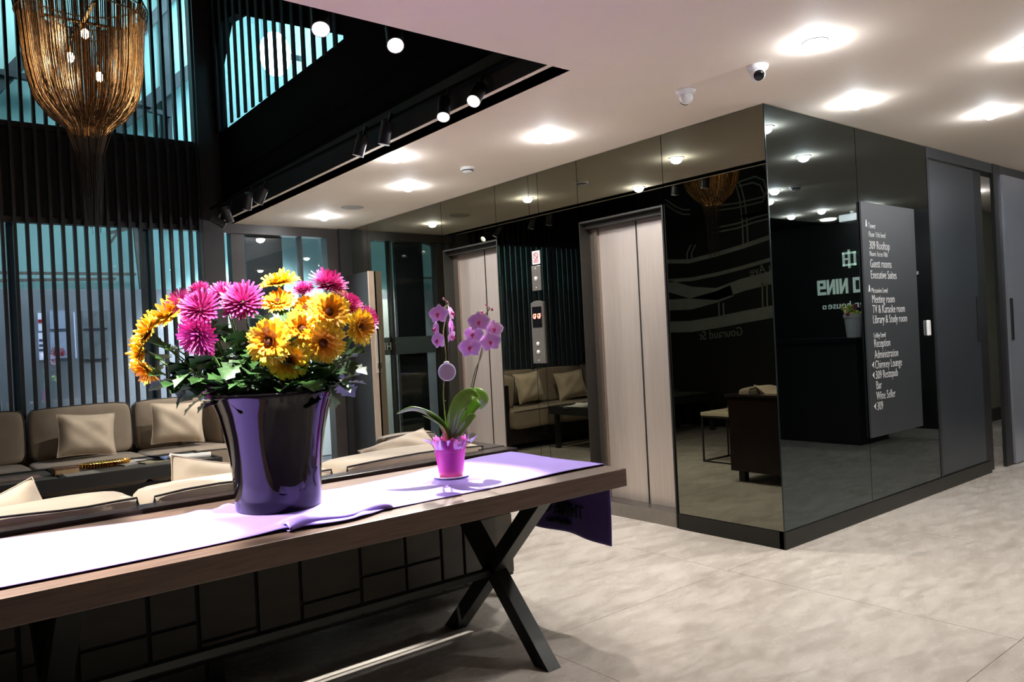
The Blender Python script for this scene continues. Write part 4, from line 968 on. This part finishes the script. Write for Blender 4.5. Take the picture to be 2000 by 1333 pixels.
def flower(kind, u, v, off, dia, n, label, seed, leaves=2, ctr=True):
    """off: metres from the pot centre plane towards the viewer"""
    rr = random.Random(seed)
    # plane through the pot axis facing the viewer, moved by off
    q = PC + VT * off; d = ray(u, v); o = Vector((0, 0, CH)); t = (q - o).dot(VT) / d.dot(VT); c = o + d * t
    n = n.normalized(); M = rotz_to(n) @ Matrix.Rotation(rr.uniform(0, 6), 3, 'Z'); R_ = dia / 2
    out = (c - PC); out.z = 0
    base = PC + Vector((out.x * .32, out.y * .32, .34)) if out.length > .02 else PC + Vector((0, 0, .34))
    if (base - PC).xy.length > .12: b2 = (base - PC).xy.normalized() * .12; base = Vector((PC.x + b2.x, PC.y + b2.y, PC.z + .34))
    nm, grp = {'y': ('yellow_daisy', 'yellow flowers in the black pot'), 'm': ('magenta_chrysanthemum', 'magenta flowers in the black pot'), 'w': ('pink_bloom', None)}[kind]
    r = empty(nm, base, label, 'flower', grp)
    m = MB()
    if kind == 'y':
        for (cnt, r0, r1, wd, tilt, cup, cb, ct) in ((20, .08, 1.0, .36, .10, .02, (.95, .44, .008), (1.0, .78, .06)), (18, .08, .82, .30, .38, .06, (.95, .44, .008), (1.0, .74, .05)),
                                                    (14, .08, .60, .24, .75, .04, (.75, .20, .003), (.96, .52, .02)), (10, .1, .36, .16, 1.0, .0, (.6, .14, .002), (.92, .42, .01))):
            for i in range(cnt):
                a = 2 * PI * (i + rr.uniform(-.25, .25)) / cnt
                petal(m, M, c, a, r0 * R_, r1 * R_ * rr.uniform(.9, 1.06), wd * R_, tilt + rr.uniform(-.1, .1), cup * R_ * 2 * rr.uniform(-.5, 1), cb, ct, rr)
        m.build('petals', PETY, r, smooth=True)
        if ctr: MB().lathe(c, [(0, .30 * R_), (.08 * R_, .29 * R_), (.15 * R_, .22 * R_), (.17 * R_, .1 * R_), (.12 * R_, -.02)], 14, rot=M).build('centre_disc', CEN, r, smooth=True)
    else:
        deep, tip = ((.30, .0, .11), (.78, .10, .42)) if kind == 'm' else ((.75, .25, .4), (.95, .85, .6))
        N_ = 120
        for i in range(N_):
            z = 1 - (i + .5) / N_ * 1.12; a = i * 2.39996; rr_ = math.sqrt(max(0, 1 - z * z)); dd = Vector((rr_ * math.cos(a), rr_ * math.sin(a), z * .62)).normalized()
            L_ = R_ * rr.uniform(.82, 1.06) * (.70 + .3 * rr_); dd = M @ dd; sd_ = dd.cross(M @ Vector((0, 0, 1))); sd_ = sd_.normalized() if sd_.length > .1 else M @ Vector((1, 0, 0))
            up = sd_.cross(dd).normalized(); w1 = .075 * R_
            p0 = c + dd * .15 * L_; p1 = c + dd * .62 * L_; p2 = c + dd * L_ + up * .03 * R_
            m.add([p0 - sd_ * w1 * .4, p0 + sd_ * w1 * .4, p1 - sd_ * w1, p1 - up * w1 * .5, p1 + sd_ * w1, p2 - sd_ * w1 * .55, p2 + sd_ * w1 * .55],
                  [(0, 1, 3, 2), (1, 4, 3), (2, 3, 5), (3, 4, 6, 5)], [deep, deep, lerp(deep, tip, .5), lerp(deep, tip, .35), lerp(deep, tip, .5), tip, tip])
        m.build('petals', PETM, r, smooth=False)
    MB().lathe(c, [(0, -.20 * R_), (.12 * R_, -.19 * R_), (.3 * R_, -.06 * R_), (.2 * R_, .02 * R_)], 12, rot=M).build('calyx', STEM, r, smooth=True)
    e = c - n * .2 * R_; mid = (base + e) / 2 + Vector((out.x * .10, out.y * .10, .04)); pts = []
    for i in range(9):
        t = i / 8; pts.append(base * (1 - t) ** 2 + mid * 2 * t * (1 - t) + e * t * t)
    MB().tube(pts, .0028, 6).build('stem', STEM, r, smooth=True)
    for k in range(leaves):
        t = rr.uniform(.3, .86); i = int(t * 8); p = pts[i]; tn = (pts[min(8, i + 1)] - pts[i - 1]).normalized()
        a = rr.uniform(0, 2 * PI); sd_ = Vector((math.cos(a), math.sin(a), rr.uniform(-.1, .35)))
        dd = (sd_ + tn * .25).normalized(); L_ = rr.uniform(.065, .10)
        m = MB(); m.tube([p, p + dd * .02], .0015, 4); leafshape(m, p + dd * .015, dd, Vector((0, 0, 1)) + Vector((rr.uniform(-.6, .6), rr.uniform(-.6, .6), 0)), L_, L_ * .72, rr); m.build('leaf', LEAFM, r, smooth=True)
    return r
K = .0019  # metres per photo pixel at the bouquet
fls = [
 ('y', 527, 668, .17, 96, vd(-.12, .02, 1), 'large open yellow daisy with a dark centre, front of the bouquet'),
 ('y', 590, 645, .13, 84, vd(.35, .25, .9), 'yellow flower touching the right of the dark-centred daisy'),
 ('y', 562, 700, .13, 92, vd(.1, -.45, .9), 'lowest yellow flower, hanging beneath the dark-centred daisy'),
 ('y', 632, 668, .12, 88, vd(.15, -.3, .95), 'orange-yellow flower facing forward on the right of the bouquet'),
 ('y', 642, 612, .10, 92, vd(.35, .35, .85), 'ruffled yellow flower above the orange-yellow one on the right'),
 ('y', 702, 640, .05, 76, vd(.9, .0, .55), 'rightmost yellow flower, seen nearly side on'),
 ('y', 547, 553, .0, 86, vd(-.1, .95, .3), 'topmost yellow flower, facing upward'),
 ('y', 543, 592, .06, 72, vd(.1, .85, .6), 'small yellow flower just under the topmost one'),
 ('y', 333, 614, .03, 98, vd(-.45, .75, .55), 'bleached bright yellow flower at the upper left'),
 ('y', 292, 648, .04, 92, vd(-.65, .45, .55), 'bright yellow flower at the far left of the bouquet'),
 ('y', 276, 686, .05, 76, vd(-.75, .05, .55), 'yellow flower seen side on at the far left, above the drooping one'),
 ('y', 286, 722, .06, 78, vd(-.55, -.55, .5), 'drooping yellow flower, lowest at the far left'),
 ('y', 597, 603, .03, 62, vd(-.1, .5, .7), 'yellow flower half hidden in the middle of the bouquet'),
 ('m', 388, 655, .12, 84, vd(-.2, -.25, .95), 'dark magenta flower hanging lowest at left'),
 ('m', 392, 604, .10, 88, vd(-.1, .5, .8), 'large magenta flower above the lowest dark one'),
 ('m', 352, 592, .03, 64, vd(-.5, .5, .6), 'leftmost magenta flower beside the bleached yellow one'),
 ('m', 388, 568, .0, 52, vd(-.3, .85, .4), 'small magenta flower at the top left'),
 ('m', 436, 576, .03, 66, vd(0, .8, .6), 'magenta flower between the two large ones at upper left'),
 ('m', 474, 590, .09, 92, vd(.05, .6, .8), 'broad magenta flower left of the topmost yellow one'),
 ('m', 640, 556, .0, 82, vd(.35, .85, .35), 'highest magenta flower, at the upper right'),
 ('m', 593, 566, .02, 46, vd(0, .8, .5), 'small magenta flower between the top yellow and the highest magenta'),
 ('m', 682, 598, .0, 62, vd(.6, .6, .5), 'magenta flower behind the rightmost yellow one, above it'),
 ('m', 714, 625, -.04, 66, vd(.9, .25, .2), 'rightmost magenta flower peeking behind the yellow'),
 ('w', 664, 580, -.01, 42, vd(.5, .7, .4), 'pale pink and cream bloom among the right-hand flowers'),
 ('m', 406, 686, .10, 30, vd(0, -.1, .9), 'small magenta bud below the dark magenta flower'),
 ('m', 416, 766, .08, 42, vd(-.4, -.6, .6), 'drooping magenta flower on the left rim of the pot'),
]
for i, (k_, u, v, off, px, n, lab) in enumerate(fls):
    flower(k_, u, v, off, px * K, n, lab, 100 + i, leaves=4 if px > 60 else 2)
# loose foliage sprigs filling the bouquet
def sprig(u, v, off, label, seed, nl=7, spread=.09, size=(.06, .10)):
    rr = random.Random(seed); q = PC + VT * off; d = ray(u, v); o = Vector((0, 0, CH)); t = (q - o).dot(VT) / d.dot(VT); c = o + d * t
    out = c - PC; out.z = 0; ln = min(.13, out.length * .5); base = PC + Vector((0, 0, .34)) + (out.normalized() * ln if out.length > .01 else Vector())
    r = empty('foliage_sprig', base, label, 'foliage', 'green sprigs in the black pot')
    mid = (base + c) / 2 + Vector((0, 0, .04)); pts = [base * (1 - t) ** 2 + mid * 2 * t * (1 - t) + c * t * t for t in [i / 8 for i in range(9)]]
    MB().tube(pts, .0025, 6).build('stem', STEM, r, smooth=True)
    for k in range(nl):
        p = pts[rr.randint(3, 8)]; a = rr.uniform(0, 2 * PI); dd = Vector((math.cos(a), math.sin(a), rr.uniform(-.5, .5))).normalized(); L_ = rr.uniform(*size)
        e = p + dd * rr.uniform(.01, spread * .5)
        m = MB(); m.tube([p, e], .0015, 4); leafshape(m, e, (dd + Vector((0, 0, rr.uniform(-.5, .3)))).normalized(), Vector((rr.uniform(-.5, .5), rr.uniform(-.5, .5), 1)), L_, L_ * rr.uniform(.65, .9), rr); m.build('leaf', LEAFM, r, smooth=True)
sp_ = [(330, 680, .05, 'sprig reaching out at the far left behind the yellow flowers'), (300, 700, .03, 'thin sprig beside the drooping yellow flower'), (370, 720, .1, 'sprig with pale lit leaves left of centre'), (430, 700, .12, 'sprig beneath the dark magenta flower'),
       (455, 650, .08, 'dark sprig in the centre left of the bouquet'), (480, 700, .13, 'sprig in the centre below the large daisy'), (420, 745, .12, 'low sprig over the left rim of the pot'), (395, 760, .08, 'drooping leaves left of the pot rim'),
       (500, 740, .14, 'low sprig over the front rim'), (540, 755, .14, 'sprig hanging at the middle of the pot rim'), (600, 740, .12, 'sprig under the lowest yellow flowers'), (560, 745, .0, 'sprig at the back of the pot'),
       (640, 730, .08, 'sprig under the right-hand yellow flower'), (660, 750, .05, 'grey-green leaves drooping over the right rim'), (615, 590, .06, 'round bright green leaves between the top flowers'), (570, 575, .06, 'leaf throwing shade over the topmost yellow flower'),
       (690, 690, .03, 'dark leaves below the rightmost yellow flower'), (450, 610, .04, 'dark leaves under the broad magenta flower'), (520, 620, .0, 'dark leaves behind the large daisy'), (470, 760, .05, 'leaves low in the pot at the left'),
       (350, 750, .04, 'hanging dark leaves at the lower left'), (410, 640, .0, 'dark leaves deep behind the lowest magenta flower')]
for i, (u, v, off, lab) in enumerate(sp_): sprig(u, v, off, lab, 300 + i, nl=9)
# flowers of the little pot on the counter
m = MB(); rr = random.Random(9)
for k in range(40):
    a = rr.uniform(0, 2 * PI); q = Vector((8.6 + .11 * rr.random() * math.cos(a), pp.y + .13 * rr.random() * math.sin(a), 1.45 + rr.uniform(-.02, .10)))
    c_ = rr.choice([(.5, .6, .12), (.5, .6, .12), (.35, .05, .15), (.8, .75, .3)])
    n0 = len(m.v); m.ball(q, .022, 4); m.c[n0:] = [c_] * (len(m.v) - n0)
m.build('blossoms', PETY, fp)

# ================================================================ ORCHID
OC = Vector((1.875, 2.785, T + .012))
sc_ = empty('saucer', (OC.x, OC.y, T + .004), 'white saucer under the pink orchid pot', 'saucer')
MB().lathe((OC.x, OC.y, T + .004), [(0, 0), (.05, 0), (.074, .010), (.077, .013), (.074, .015), (.05, .006), (0, .006)], 40).build('dish', WHT, sc_, smooth=True)
oc = empty('potted_orchid', OC, 'two-stemmed lilac orchid in a translucent magenta scalloped pot', 'plant')
POTP = mat('magenta_plastic', (.80, .06, .42), .3, var=.03, sss=.15, trans=.0)
m = MB(); n = 48; prof = [(.050, 0), (.052, .002), (.072, .155)]
vs = []; fs = []
hgts = [0.0, .03, .06, .09, .12, .15]
for i, h in enumerate(hgts):
    for j in range(n):
        a = 2 * PI * j / n; r_ = .050 + .021 * h / .16; z = h
        if i == len(hgts) - 1: z = .150 + .020 * abs(math.sin(a * 4)) + .006 * (j % 2)
        vs.append(OC + Vector((r_ * math.cos(a), r_ * math.sin(a), z)))
for i in range(len(hgts) - 1):
    for j in range(n): fs.append((i * n + j, i * n + (j + 1) % n, (i + 1) * n + (j + 1) % n, (i + 1) * n + j))
fs.append(tuple(range(n - 1, -1, -1)))
m.add(vs, fs).build('pot', POTP, oc, smooth=True, solid=.002)
MB().lathe(OC, [(0, .125), (.064, .125)], 24).build('bark', mat('orchid_bark', (.10, .05, .025), .9, var=.5, scale=80, bump=1, bscale=90), oc)
# row of raised dots round the pot
m = MB()
for k in range(40):
    a = 2 * PI * k / 40; m.ball(OC + Vector((.0675 * math.cos(a), .0675 * math.sin(a), .112)), .0016, 3)
o = m.build('dot_band', mat('pale_dots', (.9, .6, .8), .4), oc); o['kind'] = 'stuff'
# clear wrap
WRAP = glass_mat('clear_wrap', (.93, .92, .96), .16)
m = MB(); n = 36; rr = random.Random(4); vs = []
for i in range(3):
    for j in range(n):
        a = 2 * PI * j / n; r_ = (.066, .078, .10)[i] + (rr.uniform(-.018, .02) if i else 0); z = (.12, .158, .172)[i] + (rr.uniform(-.02, .015) if i else 0)
        vs.append(OC + Vector((r_ * math.cos(a), r_ * math.sin(a), z)))
m.add(vs, [(i * n + j, i * n + (j + 1) % n, (i + 1) * n + (j + 1) % n, (i + 1) * n + j) for i in range(2) for j in range(n)]).build('plastic_wrap', WRAP, oc, solid=.0004)
def oat(u, v, off=0.0):
    q = OC + VT * off; d = ray(u, v); o = Vector((0, 0, CH)); return o + d * ((q - o).dot(VT) / d.dot(VT))
def spline(pts, k=6):
    out = []; P = [Vector(p) for p in pts]; P = [P[0]] + P + [P[-1]]
    for i in range(1, len(P) - 2):
        for t in range(k):
            s = t / k; out.append(.5 * ((2 * P[i]) + (-P[i - 1] + P[i + 1]) * s + (2 * P[i - 1] - 5 * P[i] + 4 * P[i + 1] - P[i + 2]) * s * s + (-P[i - 1] + 3 * P[i] - 3 * P[i + 1] + P[i + 2]) * s ** 3))
    out.append(P[-2]); return out
OST = mat('orchid_stem', (.16, .17, .06), .4, var=.3, scale=40)
st1 = spline([OC + Vector((-.005, 0, .12)), oat(868, 800), oat(866, 760), oat(871, 700), oat(866, 650), oat(872, 615), oat(868, 602), oat(876, 594), oat(868, 586)])
st2 = spline([OC + Vector((.01, 0, .12)), oat(907, 820), oat(918, 768), oat(928, 725), oat(942, 690), oat(950, 650), oat(944, 625), oat(949, 614), oat(957, 602)])
MB().tube(st1, .0026, 6).build('flower_spike', OST, oc, smooth=True); MB().tube(st2, .0026, 6).build('flower_spike', OST, oc, smooth=True)
MB().tube([OC + Vector((.0, .01, .1)), oat(877, 800, -.01), oat(879, 640, -.01)], .0022, 6).build('support_stake', BLK, oc)
MB().tube([OC + Vector((.012, .01, .1)), oat(922, 765, -.01), oat(945, 665, -.01)], .0022, 6).build('support_stake', BLK, oc)
for (u, v) in ((869, 784), (866, 745), (918, 768), (872, 706)): MB().lathe(oat(u, v), [(.0034, -.003), (.0045, -.001), (.0045, .001), (.0034, .003)], 8).build('stem_node', BLK, oc)
BUDM = mat('orchid_bud', (.55, .12, .25), .45, var=.15)
for (u, v, r_) in ((866, 584, .005), (874, 590, .0035), (876, 595, .003), (941, 611, .0075), (961, 605, .006), (949, 596, .004), (954, 600, .003)):
    MB().ball(oat(u, v), r_, 6, (1, 1, 1.15)).build('bud', BUDM, oc, smooth=True)
MB().tube([oat(957, 602), oat(949, 597)], .0014, 5).build('bud_stalk', BUDM, oc); MB().tube([oat(944, 613), oat(950, 615)], .0014, 5).build('bud_stalk', BUDM, oc)
OP = mat('orchid_petal', (.7, .4, .8), .5, vcol=True); OLIP = mat('orchid_lip', (.55, .06, .22), .45, var=.3, scale=90)
def bloom(u, v, off, px, nrm, roll, seed):
    rr = random.Random(seed); c = oat(u, v, off); n = nrm.normalized(); zax = n
    up = VU - n * VU.dot(n); up.normalize(); rt = up.cross(n).normalized(); Rr = Matrix.Rotation(roll, 3, n); up = Rr @ up; rt = Rr @ rt
    R_ = px / 452 / 2; m = MB()
    core = (.80, .45, .75); edge = (.96, .86, .98); mid = (.58, .22, .76)
    def pet(ang, L_, W_, z, w0=.15):
        d = rt * math.cos(ang) + up * math.sin(ang); s = n.cross(d); K_ = 7; vs = []; cs = []
        for i in range(K_ + 1):
            t = i / K_; wv = W_ * (math.sin(PI * min(1, (.07 + .93 * t) ** .8)) ** .6) * .5 if i < K_ else 0
            for j in (-1, -.5, 0, .5, 1):
                vs.append(c + d * (.04 * L_ + L_ * t * (1 - .05 * abs(j))) + s * wv * j + n * (z + .12 * L_ * (t - t * t) * 1.5 - .10 * abs(j) * wv))
                cs.append(lerp(lerp(core, mid, t), edge, max(0, abs(j) * .8 + (t - .75) * 1.5 if t > .3 else 0) if True else 0) if True else core)
        m.add(vs, [(i * 5 + j, (i + 1) * 5 + j, (i + 1) * 5 + j + 1, i * 5 + j + 1) for i in range(K_) for j in range(4)], [tuple(min(1, q) for q in c_) for c_ in cs])
    for a in (PI / 2, PI * 1.5 - .75, PI * 1.5 + .75): pet(a, R_ * .92, R_ * .72, -.001)
    for a in (.18, PI - .18): pet(a, R_ * 1.0, R_ * 1.15, .002)
    o = m.build('bloom', OP, oc, smooth=True)
    l = MB()
    for sgn in (-1, 1): l.tube([c + n * .004, c + n * .012 + rt * sgn * .006 - up * .002, c + n * .016 + rt * sgn * .005 - up * .008], [.003, .004, .0015], 6)
    l.tube([c + n * .003, c + n * .012 - up * .010, c + n * .011 - up * .018], [.004, .006, .002], 6); l.ball(c + n * .006 + up * .002, .0035, 5)
    l.build('lip', OLIP, o, smooth=True)
for i, a in enumerate([(857, 614, .02, 44, vd(-.35, .1, .9), .0), (880, 612, .0, 36, vd(.9, .2, .2), .1), (852, 642, .01, 34, vd(-.85, .0, .45), .1), (880, 638, -.01, 36, vd(.8, .0, -.3), .0),
                       (856, 665, .02, 40, vd(-.6, -.1, .6), .1), (881, 657, -.01, 30, vd(.7, -.2, .3), .2), (935, 629, .02, 46, vd(.05, .15, 1), .0), (964, 643, .0, 42, vd(.35, .1, .9), -.1),
                       (925, 654, .02, 44, vd(-.35, .1, .9), -.1), (918, 679, .03, 48, vd(-.2, .0, .98), .05), (957, 668, .02, 46, vd(.15, -.05, 1), .15)]):
    bloom(*a, seed=i)
OLF = mat('orchid_leaf', (.17, .36, .03), .3, var=.15, scale=8, coat=.2, sss=.1)
def oleaf(pts, ws, side):
    P = spline(pts, 5); n = len(P); vs = []
    for i, p in enumerate(P):
        t = i / (n - 1); f = t * (len(ws) - 1); a = int(min(f, len(ws) - 2)); w_ = ws[a] + (ws[a + 1] - ws[a]) * (f - a)
        d = (P[min(i + 1, n - 1)] - P[max(i - 1, 0)]).normalized(); s = d.cross(side).normalized(); nn = s.cross(d)
        for j in (-1, -.5, 0, .5, 1): vs.append(p + s * w_ * j * .5 + nn * (.18 * w_ * abs(j)))
    MB().add(vs, [(i * 5 + j, (i + 1) * 5 + j, (i + 1) * 5 + j + 1, i * 5 + j + 1) for i in range(n - 1) for j in range(4)]).build('leaf', OLF, oc, smooth=True, solid=.0018)
b0 = OC + Vector((0, 0, .13))
oleaf([b0, oat(862, 832, .02), oat(836, 812, .03), oat(805, 802, .03), oat(775, 809, .03)], [.02, .045, .055, .045, .004], Vector((.5, .3, 1)))
oleaf([b0, oat(864, 838, .03), oat(845, 822, .04), oat(825, 812, .04)], [.018, .035, .035, .004], Vector((.4, -.2, 1)))
oleaf([b0, oat(888, 815, .02), oat(902, 785, .03), oat(920, 772, .03), oat(934, 778, .02)], [.02, .060, .072, .06, .006], Vector((-.7, -.9, .5)))
oleaf([b0, oat(899, 822, .0), oat(915, 792, -.02), oat(930, 777, -.03), oat(938, 783, -.05), oat(934, 800, -.07)], [.02, .065, .08, .085, .07, .02], Vector((-.4, -1, .3)))
oleaf([b0, oat(905, 835, .03), oat(918, 818, .04), oat(930, 812, .04)], [.018, .04, .04, .01], Vector((-.6, -.8, .6)))
# mirrored oval name tag clipped to the left spike
tp = oat(873, 727, .012)
tg = empty('oval_tag', tp, None); tg.parent = oc; tg.location = tp - OC
M = rotz_to(vd(-.1, .0, 1))
bpy.data.objects.remove(tg)
tgo = MB().lathe(tp, [(0, .002), (.031, .002), (.034, .0), (.031, -.002), (0, -.002)], 32, rot=M).build('oval_tag', mat('tag_mirror', (.72, .60, .56), .30, .5), oc)
MB().tube([tp + M @ Vector((.036 * math.cos(a), .036 * math.sin(a), .001)) for a in [2 * PI * i / 28 for i in range(29)]], .0032, 6).build('tag_rim', mat('clear_rim', (.75, .75, .78), .2, coat=.5), tgo, smooth=True)
MB().ball(tp + VU * .04, .010, 6, (1.6, .5, .7)).build('tag_clip', MATS['clear_rim'], tgo, smooth=True)
